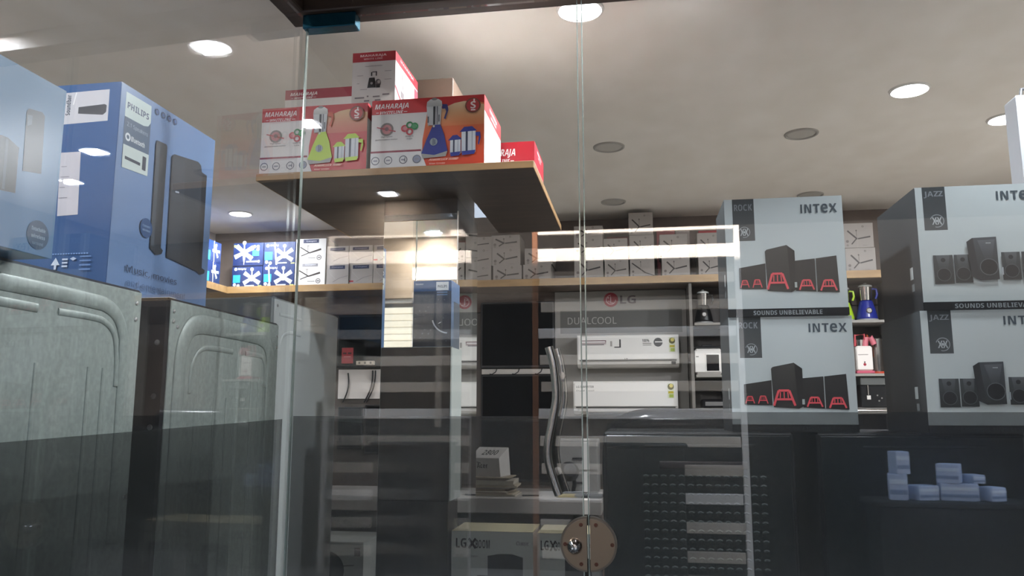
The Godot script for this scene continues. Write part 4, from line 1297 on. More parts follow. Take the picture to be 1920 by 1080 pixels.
func fan_carton(kind: String, label: String, size: Vector3, at: Vector3, n: int) -> void:
	var blue := kind.begins_with("blue")
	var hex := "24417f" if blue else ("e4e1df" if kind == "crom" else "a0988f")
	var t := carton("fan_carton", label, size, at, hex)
	t.set_meta("group", "ceiling fan cartons on the shelf")
	var p := print_front(t, size.x, size.y, size.z) if kind != "blue_end" else print_right(t, size.x, size.y, size.z)
	var dark := "3b3432"
	if blue:
		p.rect(0, 0, 1, 1, "172e62", "132754")
		if kind == "blue_end":
			fan_cross(p, 0.70, 0.45, 0.22, "c9d3de", 0.5)
			p.rect(0.12, 0.5, 0.35, 0.95, "2f9fc4")
			p.line(0.55, 0.0, 0.58, 1.0, 0.035, "d9dee4")
			obj("printed_panel", p.s, ink(0.4), t)
			p = print_front(t, size.x, size.y, size.z)
			p.rect(0, 0, 1, 1, "132754")
			fan_cross(p, 0.45, 0.42, 0.26, "dfe6ec", 0.3)
		elif n == 3:
			fan_cross(p, 0.36, 0.42, 0.34, "f0f3f5", 0.1)
			p.poly([Vector2(0.31, 0.5), Vector2(0.42, 0.5), Vector2(0.37, 0.98)], "f0f3f5")
			p.rect(0.64, 0.33, 0.86, 0.58, "35a8cd")
			for q in [[0.70, 0.17], [0.82, 0.17], [0.82, 0.29]]:
				p.ell(q[0], q[1], 0.05, "e8eef2")
			p.rect(0.45, 0.80, 0.85, 0.86, "dfe6ec")
			p.ell(0.86, 0.83, 0.04, "f0f3f5")
			p.rect(0.02, 0.08, 0.1, 0.18, "c9d26b")
		else:
			fan_cross(p, 0.66, 0.58, 0.31, "e6ebee", 0.0)
			p.rect(0.04, 0.42, 0.28, 0.78, "2f9cc6")
			p.ell(0.12, 0.15, 0.05, "e8eef2")
			p.text("BAJAJ", 0.20, 0.10, 0.46, 0.20, "e8eef2")
			for q in [[0.10, 0.87], [0.22, 0.92]]:
				p.ell(q[0], q[1], 0.05, "dfe6ec")
			p.rect(0.44, 0.90, 0.75, 0.95, "c8d3dc")
			p.rect(0.88, 0.92, 1.0, 0.97, "c9d26b")
			if n < 2:
				p.line(0.34 if n else 0.18, 0.0, 0.42 if n else 0.24, 1.0, 0.045, "e3e8ec")
	elif kind == "crom":
		p.rect(0, 0, 1, 1, "e8e6e4")
		p.rect(0.24, 0.02 if n % 2 else 0.05, 0.76, 0.18, "2b3358" if n % 2 else "8c8a8f")
		p.text("Crompton", 0.34, 0.07, 0.68, 0.14, "d5d7e2")
		p.line(0.14, 0.34, 0.44, 0.58, 0.04, dark)
		p.line(0.18, 0.72, 0.46, 0.58, 0.035, dark)
		p.line(0.44, 0.60, 0.84, 0.45, 0.045, dark, 0.06)
		p.line(0.40, 0.30, 0.40, 0.52, 0.02, "88807d")
		p.ell(0.40, 0.30, 0.05, "a09995", 0.03)
		p.ring(0.78, 0.80, 0.08, 0.06, "6a6563")
		p.rect(0.74, 0.78, 0.82, 0.82, "6a6563")
		p.rect(0.42, 0.80, 0.66, 0.825, "8a8583")
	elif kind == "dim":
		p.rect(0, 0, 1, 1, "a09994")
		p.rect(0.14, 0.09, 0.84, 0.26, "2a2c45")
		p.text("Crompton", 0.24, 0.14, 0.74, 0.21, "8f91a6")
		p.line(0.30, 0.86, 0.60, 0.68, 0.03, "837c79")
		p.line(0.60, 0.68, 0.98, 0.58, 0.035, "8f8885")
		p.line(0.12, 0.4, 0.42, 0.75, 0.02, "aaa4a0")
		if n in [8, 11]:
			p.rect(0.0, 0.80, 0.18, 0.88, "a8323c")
	elif kind == "short":
		p.rect(0, 0, 1, 1, "9d958f")
		p.line(0.16, 0.72, 0.40, 0.68, 0.05, dark)
		p.line(0.38, 0.68, 0.84, 0.62, 0.06, dark)
		p.ring(0.55, 0.16, 0.06, 0.035, "5d5452")
		p.rect(0.66, 0.14, 0.82, 0.18, "8d8582")
	else:
		p.rect(0, 0, 1, 1, "9d958f")
		var k: float = 0.0 if n % 2 else 0.04
		if n == 25:
			p.line(0.08, 0.35, 0.62, 0.80, 0.05, dark)
			p.line(0.62, 0.8, 0.98, 0.94, 0.04, dark)
		else:
			p.line(0.14 + k, 0.30, 0.43, 0.62, 0.055, dark)
			p.line(0.44, 0.62, 0.26, 0.86, 0.04, dark)
			p.line(0.48, 0.64, 0.90, 0.56 - k, 0.045, dark, 0.055)
			p.ell(0.44, 0.63, 0.035, dark)
		p.line(0.44, 0.30, 0.44, 0.55, 0.015, "554c4a")
		p.ell(0.44, 0.30, 0.03, "554c4a")
		p.line(0.46, 0.0, 0.46, 1.0, 0.008, "aaa29d")
		p.ring(0.66, 0.14, 0.035, 0.02, "5d5452")
		p.rect(0.72, 0.12, 0.90, 0.15, "968e8a")
		p.ell(0.12, 0.74, 0.05, "6a615e")
		p.ell(0.12, 0.90, 0.04, "827a76")
		p.rect(0.62, 0.90, 0.78, 0.93, "8d8582")
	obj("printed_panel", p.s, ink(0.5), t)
	if not blue:
		p = print_right(t, size.x, size.y, size.z)
		p.rect(0, 0, 1, 1, hex)
		p.rect(0.2, 0.3, 0.8, 0.34, "8d8582")
		p.rect(0.2, 0.45, 0.6, 0.49, "8d8582")
		obj("printed_panel", p.s, ink(0.5), t)


func fan_cross(p: Print, x: float, y: float, r: float, hex: String, spin: float) -> void:
	for k in 4:
		var a: float = [0.55, 2.6, 3.75, 5.7][k] + spin
		var d := Vector2(cos(a), sin(a) * p.ratio)
		p.line(x + d.x * 0.12 * r, y + d.y * 0.12 * r, x + d.x * r, y + d.y * r, r * 0.30, hex, r * 0.42)
	p.ell(x, y, r * 0.32, hex)
	p.line(x, y - 0.9 * r * p.ratio, x, y, r * 0.12, hex)
	p.ell(x, y - 0.9 * r * p.ratio, r * 0.18, hex)


# ---------------------------------------------------------------- small appliances on the rack
func build_small_appliances() -> void:
	var t := thing("rack", "wall rack with grey shelves holding mixers and toasters", "rack", Vector3(1.13, 0, -6.4))
	var g := mat("8e8982", 0.5)
	for y in [2.150, 1.752, 1.500, 1.0]:
		obj("shelf_board", box(Vector3(-0.70, y, -0.17), Vector3(0.75, y + 0.02, 0.16), 0.002), g, t)
	for x in [-0.724, -0.37, 0.75]:
		obj("upright", box(Vector3(x - 0.012, 0, -0.175), Vector3(x + 0.012, 2.48, 0.165), 0.002), mat("6e6963", 0.5), t)
	obj("chrome_rail", Shape.new().lathe([Vector2(0, -0.75), Vector2(0.022, -0.75), Vector2(0.022, 0.75), Vector2(0, 0.75)], Vector3(0.0, 1.494, 0.185), Vector3.RIGHT, 14), steel(0.15), t)

	grinder("mixer_grinder", "black mixer grinder with a steel jar on the top shelf of the rack, left bay", Vector3(0.515, 2.171, -6.40), "141416", 0.92)
	grinder("mixer_grinder", "dark blue mixer grinder in the gap between the speaker carton stacks", Vector3(1.735, 2.171, -6.40), "252f86", 1.0)
	grinder("mixer_grinder", "lime green mixer grinder half hidden by the smaller speaker carton stack", Vector3(1.575, 2.171, -6.42), "a9cc2a", 0.95)

	# white air fryer with a dark window
	var f := thing("air_fryer", "white air fryer with a dark rounded window on the middle shelf of the rack", "air fryer", Vector3(0.533, 1.7735, -6.36))
	obj("fryer_body", box(Vector3(-0.11, 0, -0.11), Vector3(0.10, 0.20, 0.11), 0.02), mat("ddd8d2", 0.3), f)
	obj("lid", box(Vector3(-0.105, 0.20, -0.10), Vector3(0.095, 0.217, 0.105), 0.006), mat("1b1a1b", 0.3), f)
	obj("lid_handle", box(Vector3(-0.05, 0.217, -0.02), Vector3(0.03, 0.232, 0.05), 0.005), mat("222122", 0.4), f)
	var p := Print.new(self, Vector3(-0.11, 0.20, 0.11), Vector3(0.21, 0, 0), Vector3(0, -0.20, 0), Vector3(0, 0, 1))
	var win := Shape.new()
	win.box(Vector3(-0.028, 0.02, 0.108), Vector3(0.078, 0.158, 0.114), 0.012)
	obj("window_frame", win, mat("efeae4", 0.3), f)
	obj("window_glass", box(Vector3(-0.022, 0.026, 0.112), Vector3(0.072, 0.150, 0.1155), 0.01), mat("171516", 0.12), f)
	p.rect(0.02, 0.1, 0.3, 0.9, "ddd8d2")
	p.rect(0.05, 0.3, 0.15, 0.34, "6c6762")
	obj("printed_panel", p.s, ink(0.4), f)

	var k := thing("induction_cooker", "flat black cooker on the lowest visible shelf of the rack, left bay", "cooker", Vector3(0.56, 1.5215, -6.35))
	obj("cooker_body", box(Vector3(-0.09, 0, -0.12), Vector3(0.10, 0.06, 0.12), 0.008), mat("19181a", 0.2), k)
	obj("cooking_glass", box(Vector3(-0.085, 0.06, -0.115), Vector3(0.095, 0.064, 0.115), 0.001), mat("0c0c0d", 0.08), k)
	obj("control_strip", box(Vector3(-0.07, 0.015, 0.12), Vector3(0.08, 0.045, 0.122)), mat("6c6a68", 0.3), k)
	var s := thing("speaker", "slim black speaker standing behind the flat cooker on the rack", "speaker", Vector3(0.665, 1.5215, -6.47))
	obj("cabinet", box(Vector3(-0.028, 0, -0.04), Vector3(0.028, 0.15, 0.04), 0.005), mat("151516", 0.4), s)
	obj("cone", Shape.new().lathe([Vector2(0.022, 0), Vector2(0.02, 0.003), Vector2(0.008, 0.001), Vector2(0, 0.004)], Vector3(0, 0.05, 0.04), Vector3(0, 0, 1), 14), mat("2c2c2e", 0.5), s)

	# white toaster-like juicer with a pink foot, and the jars beside it
	var w := thing("juicer", "white juicer with a red emblem and pink foot in the gap between the speaker cartons", "juicer", Vector3(1.668, 1.7735, -6.35))
	obj("juicer_body", box(Vector3(-0.062, 0.018, -0.08), Vector3(0.055, 0.205, 0.08), 0.012), mat("e3dad3", 0.3), w)
	obj("foot_plate", box(Vector3(-0.066, 0, -0.084), Vector3(0.062, 0.02, 0.084), 0.004), mat("c2566a", 0.4), w)
	obj("spout", Shape.new().tube([Vector3(0.02, 0.205, 0.02), Vector3(0.03, 0.27, 0.02), Vector3(0.06, 0.275, 0.02), Vector3(0.085, 0.22, 0.02)], 0.022, 10), mat("c96d78", 0.35), w)
	obj("handle", Shape.new().tube([Vector3(-0.055, 0.206, 0.03), Vector3(-0.05, 0.29, 0.03), Vector3(0.015, 0.295, 0.03), Vector3(0.02, 0.21, 0.03)], 0.008, 8), mat("bb4a50", 0.35), w)
	obj("bowl", Shape.new().lathe([Vector2(0, 0), Vector2(0.035, 0), Vector2(0.04, 0.05), Vector2(0, 0.055)], Vector3(-0.018, 0.205, 0), UP, 18), steel(0.15), w)
	p = Print.new(self, Vector3(-0.062, 0.205, 0.08), Vector3(0.117, 0, 0), Vector3(0, -0.187, 0), Vector3(0, 0, 1))
	p.rect(0.05, 0.1, 0.95, 0.92, "e3dad3")
	p.rect(0.1, 0.34, 0.72, 0.36, "6d5e5b")
	p.ell(0.48, 0.74, 0.09, "9c2f3b")
	p.rect(0.44, 0.62, 0.52, 0.68, "4a3a3a")
	obj("printed_panel", p.s, ink(0.4), w)
	var e := thing("mixer_jar", "steel mixer jar with an orange handle at the edge of the larger speaker carton stack", "jar", Vector3(1.81, 1.7735, -6.46))
	obj("jar", Shape.new().lathe([Vector2(0, 0), Vector2(0.042, 0), Vector2(0.05, 0.15), Vector2(0.05, 0.27), Vector2(0.045, 0.27), Vector2(0, 0.268)], Vector3.ZERO, UP, 20), steel(0.2), e)
	obj("handle", Shape.new().tube([Vector3(-0.045, 0.26, 0.02), Vector3(-0.075, 0.30, 0.03), Vector3(-0.08, 0.22, 0.03), Vector3(-0.075, 0.13, 0.03)], 0.009, 8), mat("c4572c", 0.4), e)
	obj("base_ring", Shape.new().lathe([Vector2(0.055, 0), Vector2(0.055, 0.018), Vector2(0.045, 0.022)], Vector3.ZERO, UP, 18), mat("c4472f", 0.4), e)

	var m := thing("coffee_machine", "black coffee machine with a small white tag, low in the gap between the speaker cartons", "coffee machine", Vector3(1.715, 1.5215, -6.36))
	obj("machine_body", box(Vector3(-0.095, 0, -0.10), Vector3(0.098, 0.165, 0.09), 0.006), mat("161617", 0.25), m)
	obj("control_panel", box(Vector3(-0.093, 0.165, -0.09), Vector3(0.096, 0.225, 0.095), 0.005), mat("5a5b59", 0.3), m)
	obj("spout", Shape.new().tube([Vector3(-0.045, 0.165, 0.096), Vector3(-0.045, 0.09, 0.097)], 0.005, 8), steel(0.25), m)
	obj("tag", box(Vector3(-0.055, 0.06, 0.093), Vector3(-0.028, 0.09, 0.096)), mat("cfcac4", 0.5), m)
	for q in [Vector2(0.02, 0.09), Vector2(0.05, 0.07), Vector2(0.03, 0.05)]:
		obj("button", Shape.new().lathe([Vector2(0.006, 0), Vector2(0.005, 0.003), Vector2(0, 0.003)], Vector3(q.x, q.y, 0.09), Vector3(0, 0, 1), 10), steel(0.3), m)


func grinder(called: String, label: String, at: Vector3, hex: String, k: float) -> void:
	var t := thing(called, label, "mixer", at)
	var m := mat(hex, 0.25)
	obj("motor_base", Shape.new().lathe([Vector2(0.075 * k, 0.016), Vector2(0.078 * k, 0.03), Vector2(0.066 * k, 0.09 * k), Vector2(0.048 * k, 0.155 * k), Vector2(0.044 * k, 0.16 * k), Vector2(0, 0.16 * k)], Vector3.ZERO, UP, 26), m, t)
	obj("foot_ring", Shape.new().lathe([Vector2(0.074 * k, 0), Vector2(0.08 * k, 0.004), Vector2(0.08 * k, 0.018), Vector2(0.074 * k, 0.02)], Vector3.ZERO, UP, 26), mat("9a9a98", 0.3), t)
	obj("steel_jar", Shape.new().lathe([Vector2(0.038 * k, 0.16 * k), Vector2(0.044 * k, 0.165 * k), Vector2(0.05 * k, 0.265 * k), Vector2(0.048 * k, 0.27 * k)], Vector3.ZERO, UP, 24), steel(0.14), t)
	obj("jar_lid", Shape.new().lathe([Vector2(0.05 * k, 0.268 * k), Vector2(0.05 * k, 0.28 * k), Vector2(0.03 * k, 0.29 * k), Vector2(0.012 * k, 0.292 * k), Vector2(0.012 * k, 0.30 * k), Vector2(0, 0.301 * k)], Vector3.ZERO, UP, 24), mat("d8d8d4", 0.2), t)
	obj("handle", Shape.new().tube([Vector3(0.045, 0.255, 0.01) * k, Vector3(0.075, 0.25, 0.014) * k, Vector3(0.08, 0.21, 0.015) * k, Vector3(0.068, 0.175, 0.014) * k], 0.009 * k, 8), m, t)
	obj("speed_knob", Shape.new().lathe([Vector2(0.022 * k, 0), Vector2(0.022 * k, 0.008), Vector2(0.016 * k, 0.012), Vector2(0, 0.012)], Vector3(0, 0.08 * k, 0.068 * k), Vector3(0, 0, 1), 16), steel(0.25), t)


# ---------------------------------------------------------------- counter with papers
func build_counter() -> void:
	var pale := grained("bdb6af", "b0a9a2", 0.45, Vector3(1.5, 1.5, 1.5))
	var t := thing("counter", "long pale shop counter with papers on it behind the mirror pillar", "counter", Vector3(-1.1, 0, -4.47))
	obj("worktop", box(Vector3(-1.2, 0.972, -0.27), Vector3(0.895, 1.05, 0.27), 0.004), pale, t)
	obj("panel", box(Vector3(-1.17, 0, -0.25), Vector3(0.87, 0.972, -0.22)), mat("4b433c", 0.5), t)
	for x in [-1.17, -0.2, 0.84]:
		obj("panel", box(Vector3(x, 0, -0.22), Vector3(x + 0.03, 0.972, 0.22)), mat("4b433c", 0.5), t)

	# pile of papers, each bundle its own sheets, and the paper sheathed box on it
	var y := 1.0505
	var rng := RandomNumberGenerator.new()
	rng.seed = 11
	var hexes := ["b7ad9d", "a39580", "8d7c66", "b5a78f", "c0b7a6", "8a7f72", "aca08c"]
	var names := ["lowest bundle of the paper pile on the counter, sticking out to the right", "second bundle up in the paper pile on the counter", "third bundle up in the paper pile, dog-eared", "fourth bundle up in the paper pile, brown at the edges", "fifth bundle up in the paper pile", "topmost bundle of the paper pile under the taped box"]
	for k in 6:
		var hgt: float = [0.014, 0.012, 0.018, 0.016, 0.020, 0.016][k]
		var b := thing("paper_bundle", names[k], "papers", Vector3(-0.82 + rng.randf_range(-0.02, 0.02), y, -4.36), "bundles in the paper pile", rng.randf_range(-7, 7))
		obj("sheets", box(Vector3(-0.145, 0, -0.10), Vector3(0.150 - 0.014 * (k % 3), hgt * 0.6, 0.10), 0.001), mat(hexes[k], 0.8), b)
		obj("cover_sheet", box(Vector3(-0.142, hgt * 0.6, -0.098), Vector3(0.138, hgt, 0.104), 0.001), mat(hexes[(k + 3) % 7], 0.8), b)
		y += hgt + 0.0005
	var bx := thing("wrapped_box", "small white wrapped box with scribbled writing on top of the paper pile", "box", Vector3(-0.815, y + 0.0005, -4.37), "", -14.0)
	# it slumps towards the door on the soft papers
	var wedge := PackedVector2Array([Vector2(-0.07, 0.0), Vector2(0.065, 0.0), Vector2(0.085, 0.098), Vector2(-0.045, 0.150)])
	obj("box_body", Shape.new().prism(wedge, Vector3(0.088, 0, 0), Vector3(0, 0, 1), UP, 0.176), mat("d3cec9", 0.6), bx)
	var p := Print.new(self, Vector3(-0.088, 0.098, 0.085), Vector3(0.176, 0, 0), Vector3(0, -0.098, -0.02), Vector3(0, -0.2, 0.98).normalized())
	p.rect(0.03, 0.04, 0.97, 0.96, "d3cec9")
	p.line(0.24, 0.22, 0.38, 0.28, 0.02, "3f3a3a")
	p.text("Acer", 0.24, 0.28, 0.60, 0.55, "3f3a3a")
	obj("printed_panel", p.s, ink(0.6), bx)
	p = Print.new(self, Vector3(-0.088, 0.150, -0.045), Vector3(0.176, 0, 0), Vector3(0, -0.052, 0.13), Vector3(0, 0.928, 0.371))
	p.rect(0.03, 0.04, 0.97, 0.96, "d3cec9")
	p.text("2800", 0.30, 0.28, 0.80, 0.72, "3f3a3a")
	obj("printed_panel", p.s, ink(0.6), bx)

	var pot := thing("pen_tray", "red pen tray with a few pens beside the paper pile", "pen tray", Vector3(-1.02, 1.0505, -4.52))
	obj("tray", box(Vector3(-0.06, 0, -0.05), Vector3(0.05, 0.075, 0.05), 0.006), mat("7c3338", 0.5), pot)
	for k in 4:
		obj("pen", Shape.new().tube([Vector3(-0.04 + 0.022 * k, 0.06, 0.0), Vector3(-0.05 + 0.028 * k, 0.14 - 0.01 * (k % 2), -0.005)], 0.004, 6), mat(["1c2233", "23262b", "2b2f34", "1d1d20"][k], 0.4), pot)
	var note := thing("folded_cloth", "pinkish folded cloth at the left end of the paper pile", "cloth", Vector3(-1.03, 1.0505, -4.33))
	obj("fold", box(Vector3(-0.045, 0, -0.06), Vector3(0.02, 0.03, 0.06), 0.012), mat("9a6a66", 0.85), note)
	obj("fold", box(Vector3(-0.04, 0.03, -0.055), Vector3(0.018, 0.05, 0.052), 0.009), mat("a57a74", 0.85), note)

	var pad := thing("receipt_pad", "yellow receipt pad lying near the curved door handle", "pad", Vector3(-0.385, 1.0505, -4.30), "", 4.0)
	obj("sheets", box(Vector3(-0.06, 0, -0.045), Vector3(0.05, 0.012, 0.045), 0.002), mat("a8912f", 0.7), pad)
	obj("binding", box(Vector3(-0.062, 0, -0.047), Vector3(-0.048, 0.013, 0.047), 0.002), mat("6f5f24", 0.6), pad)
	var ph := thing("calculator", "flat dark calculator on the counter beside the yellow pad", "calculator", Vector3(-0.275, 1.0505, -4.30), "", -2.0)
	obj("case", box(Vector3(-0.075, 0, -0.045), Vector3(0.075, 0.014, 0.045), 0.004), mat("232426", 0.4), ph)
	obj("display", box(Vector3(0.02, 0.014, -0.035), Vector3(0.065, 0.0155, 0.035)), mat("4d5350", 0.2), ph)
	for r in 3:
		for c in 4:
			obj("key", box(Vector3(-0.068 + 0.02 * c, 0.014, -0.034 + 0.024 * r), Vector3(-0.054 + 0.02 * c, 0.0165, -0.016 + 0.024 * r), 0.0008), mat("3b3d40", 0.5), ph)
	var kn := thing("ball_pen", "dark ball pen lying on the counter right of the papers", "pen", Vector3(-0.58, 1.0545, -4.30), "", 6.0)
	obj("barrel", Shape.new().tube([Vector3(-0.05, 0, 0), Vector3(0.04, 0, 0)], 0.004, 8), mat("222326", 0.4), kn)
	obj("tip", Shape.new().tube([Vector3(0.04, 0, 0), Vector3(0.056, 0, 0)], 0.002, 6), steel(0.3), kn)

	# filing drawers and the label printer at the right end
	var cb := thing("drawer_unit", "pale grey drawer unit on the right end of the counter", "drawer unit", Vector3(-0.35, 1.0505, -4.61))
	obj("case", box(Vector3(-0.115, 0, -0.10), Vector3(0.115, 0.29, 0.10), 0.004), mat("8f8d8a", 0.5), cb)
	for k in 2:
		var d := obj("drawer", box(Vector3(-0.11, 0.006 + 0.113 * k + (0.0 if k == 0 else 0.006), 0.10), Vector3(0.11, 0.112 + 0.163 * k, 0.106), 0.002), mat("a19f9c", 0.45), cb)
		obj("drawer_pull", box(Vector3(-0.03, 0.05 + 0.13 * k, 0.106), Vector3(0.03, 0.062 + 0.13 * k, 0.112), 0.002), steel(0.35, "77757a"), d)
	var sc := thing("desk_lamp", "dark desk lamp with a round head in front of the drawer unit", "lamp", Vector3(-0.39, 1.0505, -4.42))
	obj("lamp_foot", Shape.new().lathe([Vector2(0.045, 0), Vector2(0.045, 0.008), Vector2(0.01, 0.016), Vector2(0, 0.016)], Vector3(0.02, 0, 0), UP, 20), mat("1b1c1e", 0.4), sc)
	obj("stem", Shape.new().tube([Vector3(0.02, 0.01, 0), Vector3(0.03, 0.06, 0), Vector3(0.025, 0.10, 0)], 0.011, 8), mat("1b1c1e", 0.4), sc)
	obj("lamp_head", Shape.new().lathe([Vector2(0, -0.03), Vector2(0.045, -0.028), Vector2(0.055, 0.01), Vector2(0.035, 0.035), Vector2(0, 0.04)], Vector3(0, 0.12, 0.01), Vector3(0.3, 0.4, 1).normalized(), 20), mat("2a2a2d", 0.35), sc)

	# loudspeaker cartons in front of the counter
	loud_carton("tall white loudspeaker carton before the counter with a dark speaker picture", Vector3(0.288, 1.082, 0.21), Vector3(-0.521, 0.0, -2.93), true)
	loud_carton("second white loudspeaker carton before the counter, half behind the door lock", Vector3(0.212, 1.08, 0.21), Vector3(-0.256, 0.0, -2.935), false)
	var sp := carton("speaker_carton", "white carton with a round dark speaker picture, low beside the pale refrigerator", Vector3(0.33, 0.865, 0.34), Vector3(-1.51, 0, -4.02), "b9bcb6")
	p = print_front(sp, 0.33, 0.865, 0.34)
	p.rect(0, 0.02, 1, 1, "b3b7b1")
	p.ell(0.44, 0.155, 0.27, "3a3b39")
	p.ell(0.44, 0.155, 0.10, "2b2b2a")
	p.rect(0.86, 0.03, 0.95, 0.075, "47423f")
	p.line(0.7, 0.13, 0.86, 0.125, 0.012, "6c6a66")
	obj("printed_panel", p.s, ink(0.5), sp)


func loud_carton(label: String, size: Vector3, at: Vector3, full: bool) -> void:
	var t := carton("speaker_carton", label, size, at, "b4b1a6" if full else "b7b2ac")
	obj("lid_strip", box(Vector3(-size.x / 2, size.y, -size.z / 2), Vector3(size.x / 2, size.y + 0.001, size.z / 2)), mat("8d8468", 0.6), t)
	var p := print_front(t, size.x, size.y, size.z)
	p.rect(0, 0, 1, 1, "b1b2a9")
	p.text("LG", 0.055, 0.022, 0.185, 0.052, "35302f")
	p.line(0.215, 0.022, 0.30, 0.053, 0.028, "35302f")
	p.line(0.30, 0.022, 0.215, 0.053, 0.028, "35302f")
	p.text("BOOM", 0.30, 0.026, 0.475, 0.052, "3b3635")
	p.text("Classic", 0.80, 0.028, 0.95, 0.040, "4a4543", false)
	p.text("Hi-Fi", 0.055, 0.072, 0.14, 0.082, "5c5754", false)
	p.text("System", 0.20, 0.074, 0.33, 0.082, "5c5754", false)
	p.poly([Vector2(0.45, 0.075), Vector2(0.60, 0.068), Vector2(0.75, 0.068), Vector2(0.88, 0.078), Vector2(0.88, 0.14), Vector2(0.96, 0.14), Vector2(0.96, 0.45), Vector2(0.32, 0.45), Vector2(0.32, 0.135), Vector2(0.45, 0.135)], "2c2a27", "242220")
	for q in [[0.45, 0.19], [0.83, 0.19], [0.64, 0.14]]:
		p.ring(q[0], q[1], 0.07, 0.055, "3a3835")
	p.ell(0.43, 0.158, 0.012, "8a8680")
	obj("printed_panel", p.s, ink(0.5), t)


# ---------------------------------------------------------------- speaker cartons in the window on the right
func build_window_cartons() -> void:
	var y := 1.4255
	four_one("pale speaker carton with red arched speakers printed on it, lower of its stack of two", Vector3(0.425, 0.408, 0.30), Vector3(0.536, y, -3.10), "ROCK", true)
	four_one("pale speaker carton with red arched speakers printed on it, upper of its stack of two", Vector3(0.415, 0.438, 0.30), Vector3(0.533, y + 0.4085, -3.10), "ROCK", false)
	four_one("pale speaker carton with all black speakers and a dark side, lower of its stack", Vector3(0.46, 0.408, 0.44), Vector3(1.172, y, -3.07), "JAZZ", true)
	four_one("pale speaker carton with all black speakers and a dark side, upper of its stack", Vector3(0.46, 0.428, 0.44), Vector3(1.186, y + 0.4085, -3.07), "JAZZ", false)
	var t := carton("plain_carton", "pale carton with two lines of writing, topmost at the right edge of the view", Vector3(0.165, 0.335, 0.09), Vector3(1.416, y + 0.838, -2.955), "b9bcc0")
	var p := print_front(t, 0.165, 0.335, 0.09)
	p.rect(0, 0, 1, 1, "b9bcc0")
	p.text("FRAGILE CARE", 0.05, 0.72, 0.5, 0.76, "77797d", false)
	p.text("HANDLE WITH", 0.08, 0.79, 0.5, 0.83, "77797d", false)
	obj("printed_panel", p.s, ink(0.5), t)
	obj("carry_handle", Shape.new().tube([Vector3(-0.06, 0.33, 0.03), Vector3(-0.05, 0.365, 0.02), Vector3(0.0, 0.375, 0.01), Vector3(0.05, 0.36, 0.0), Vector3(0.06, 0.333, 0.0)], 0.006, 8), mat("4a4b4e", 0.4), t)


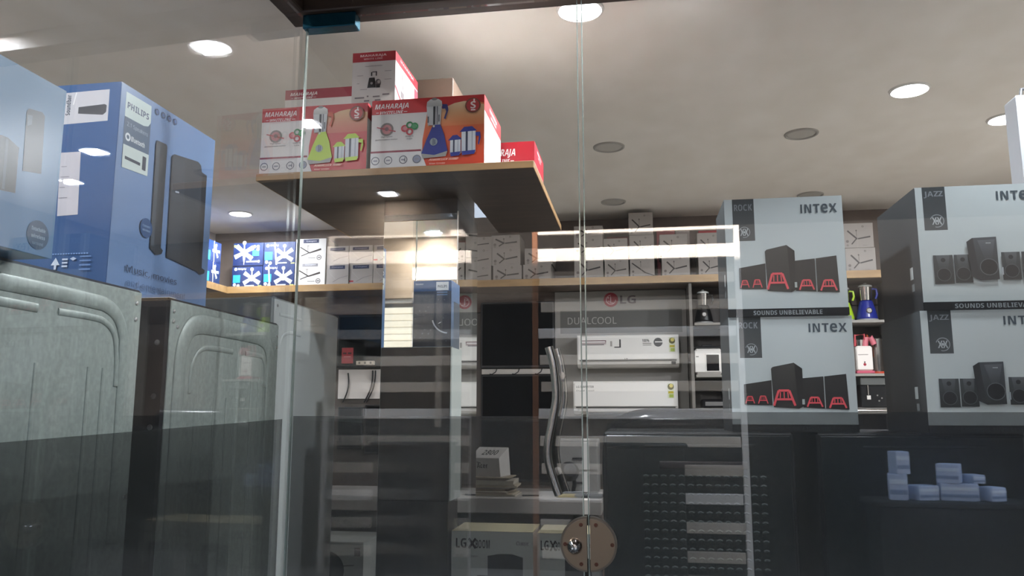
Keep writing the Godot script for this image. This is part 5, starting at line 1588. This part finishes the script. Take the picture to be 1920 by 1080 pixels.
func four_one(label: String, size: Vector3, at: Vector3, name_: String, lower: bool) -> void:
	var t := carton("speaker_carton", label, size, at, "1c1d1f", "", 0.0, 0.45)
	var p := print_front(t, size.x, size.y, size.z)
	var face := 0.935   # share of the front above the black foot band
	p.rect(0, 0, 1, face, "aab2b3", "a4acac")
	if name_ == "ROCK":
		p.rect(0.07 if not lower else 0.085, 0, 0.255 if not lower else 0.265, 0.36, "35393b", "4a4c4c")
		p.text("ROCK", 0.085, 0.045, 0.24, 0.10, "70767a")
		knot(p, 0.165 if not lower else 0.18, 0.285)
		intex(p, 0.65, 0.065, 0.955, 0.14)
		p.poly([Vector2(0.105, 0.59), Vector2(0.33, 0.555), Vector2(0.33, 0.77), Vector2(0.105, 0.765)], "2e2d2c", "262423")
		p.poly([Vector2(0.575, 0.54), Vector2(0.745, 0.525), Vector2(0.745, 0.80), Vector2(0.575, 0.79)], "2c2b2a", "252322")
		p.poly([Vector2(0.752, 0.525), Vector2(0.925, 0.505), Vector2(0.935, 0.81), Vector2(0.752, 0.80)], "2c2b2a", "252322")
		p.poly([Vector2(0.33, 0.455), Vector2(0.345, 0.44), Vector2(0.515, 0.405), Vector2(0.58, 0.455), Vector2(0.58, 0.78), Vector2(0.54, 0.80), Vector2(0.34, 0.785)], "3a3937", "2a2827")
		p.poly([Vector2(0.52, 0.415), Vector2(0.58, 0.458), Vector2(0.58, 0.78), Vector2(0.535, 0.795)], "242322")
		for q in [[0.15, 0.755, 0.035, 0.06], [0.255, 0.757, 0.038, 0.065], [0.425, 0.775, 0.085, 0.13], [0.665, 0.785, 0.06, 0.08], [0.845, 0.795, 0.065, 0.085]]:
			arch(p, q[0], q[1], q[2], q[3])
		p.rect(0.565, 0.72, 0.585, 0.765, "8f9694")
	else:
		p.rect(0.05, 0, 0.21, 0.355, "35393b", "474a4b")
		p.text("JAZZ", 0.06, 0.035, 0.195, 0.09, "73797d")
		knot(p, 0.14, 0.28)
		intex(p, 0.56, 0.055, 0.84, 0.125)
		for q in [[0.09, 0.225, 0.56, 0.79], [0.232, 0.35, 0.56, 0.785], [0.555, 0.68, 0.55, 0.77], [0.69, 0.82, 0.55, 0.77]]:
			p.rect(q[0], q[2], q[1], q[3], "3e4143", "2c2d2d")
			var mx: float = (q[0] + q[1]) / 2
			p.poly([Vector2(q[0] + 0.02, q[2]), Vector2(q[1] - 0.02, q[2]), Vector2(mx + 0.03, q[2] + 0.12), Vector2(mx - 0.03, q[2] + 0.12)], "54585a", "393b3c")
			p.ell(mx, q[2] + 0.04, 0.016, "26282a")
			p.ell(mx, lerpf(q[2], q[3], 0.68), 0.046, "232425")
			p.ring(mx, lerpf(q[2], q[3], 0.68), 0.05, 0.045, "4b4e50")
		p.poly([Vector2(0.325, 0.46), Vector2(0.365, 0.43), Vector2(0.53, 0.425), Vector2(0.53, 0.765), Vector2(0.40, 0.77), Vector2(0.345, 0.74)], "43464a", "2d2e30")
		p.poly([Vector2(0.325, 0.46), Vector2(0.37, 0.432), Vector2(0.40, 0.77), Vector2(0.345, 0.74)], "2c2d2f")
		p.poly([Vector2(0.40, 0.45), Vector2(0.52, 0.445), Vector2(0.49, 0.60), Vector2(0.44, 0.60)], "55595d", "3c3e41")
		p.ell(0.465, 0.665, 0.058, "202122")
		p.ring(0.465, 0.665, 0.063, 0.057, "54585a")
		p.rect(0.455, 0.47, 0.49, 0.478, "8b9194")
		p.rect(0.545, 0.67, 0.56, 0.73, "90979a")
	p.rect(0, face, 1, 1, "17181a")
	p.text("SOUNDS UNBELIEVABLE", 0.21, face + 0.016, 0.78, face + 0.052, "7b8184" if not lower else "34373a")
	obj("printed_panel", p.s, ink(0.42), t)
	p = print_left(t, size.x, size.y, size.z)
	p.rect(0, 0, 1, 1, "3c4042", "26282a")
	p.rect(0.76, 0.62, 0.83, 0.72, "a9b0b0")
	p.rect(0.78, 0.76, 0.84, 0.82, "6f7576")
	obj("printed_panel", p.s, ink(0.4), t)


func intex(p: Print, x0: float, y0: float, x1: float, y1: float) -> void:
	var w := x1 - x0
	p.rect(x0, y0, x0 + w * 0.05, y1, "444c52")
	p.text("N", x0 + w * 0.11, y0, x0 + w * 0.30, y1, "444c52")
	p.text("T", x0 + w * 0.35, y0, x0 + w * 0.53, y1, "444c52")
	p.text("e", x0 + w * 0.56, y0, x0 + w * 0.75, y1 + (y1 - y0) * 0.02, "444c52")
	p.text("X", x0 + w * 0.78, y0, x1, y1, "444c52")


func knot(p: Print, x: float, y: float) -> void:
	p.ring(x, y, 0.05, 0.044, "83898c", -1.0, -PI * 0.9, PI * 0.6)
	p.text("XX", x - 0.035, y - 0.03, x + 0.035, y + 0.03, "9aa0a2")
	p.ell(x, y, 0.010, "9aa0a2")


func arch(p: Print, x: float, y: float, r: float, h: float) -> void:   # the red grille of a satellite speaker
	var red := "c2474f"
	p.line(x - r, y, x - r * 0.5, y - h, r * 0.22, red)
	p.line(x + r, y, x + r * 0.5, y - h, r * 0.22, red)
	p.line(x - r * 0.5, y - h, x + r * 0.5, y - h, r * 0.22, red)
	p.line(x - r * 0.7, y - h * 0.42, x + r * 0.7, y - h * 0.42, r * 0.2, red)
	for k in 3:
		p.line(x - r * 0.35 + r * 0.35 * k, y - h * 0.9, x - r * 0.38 + r * 0.38 * k, y - h * 0.5, r * 0.1, red)
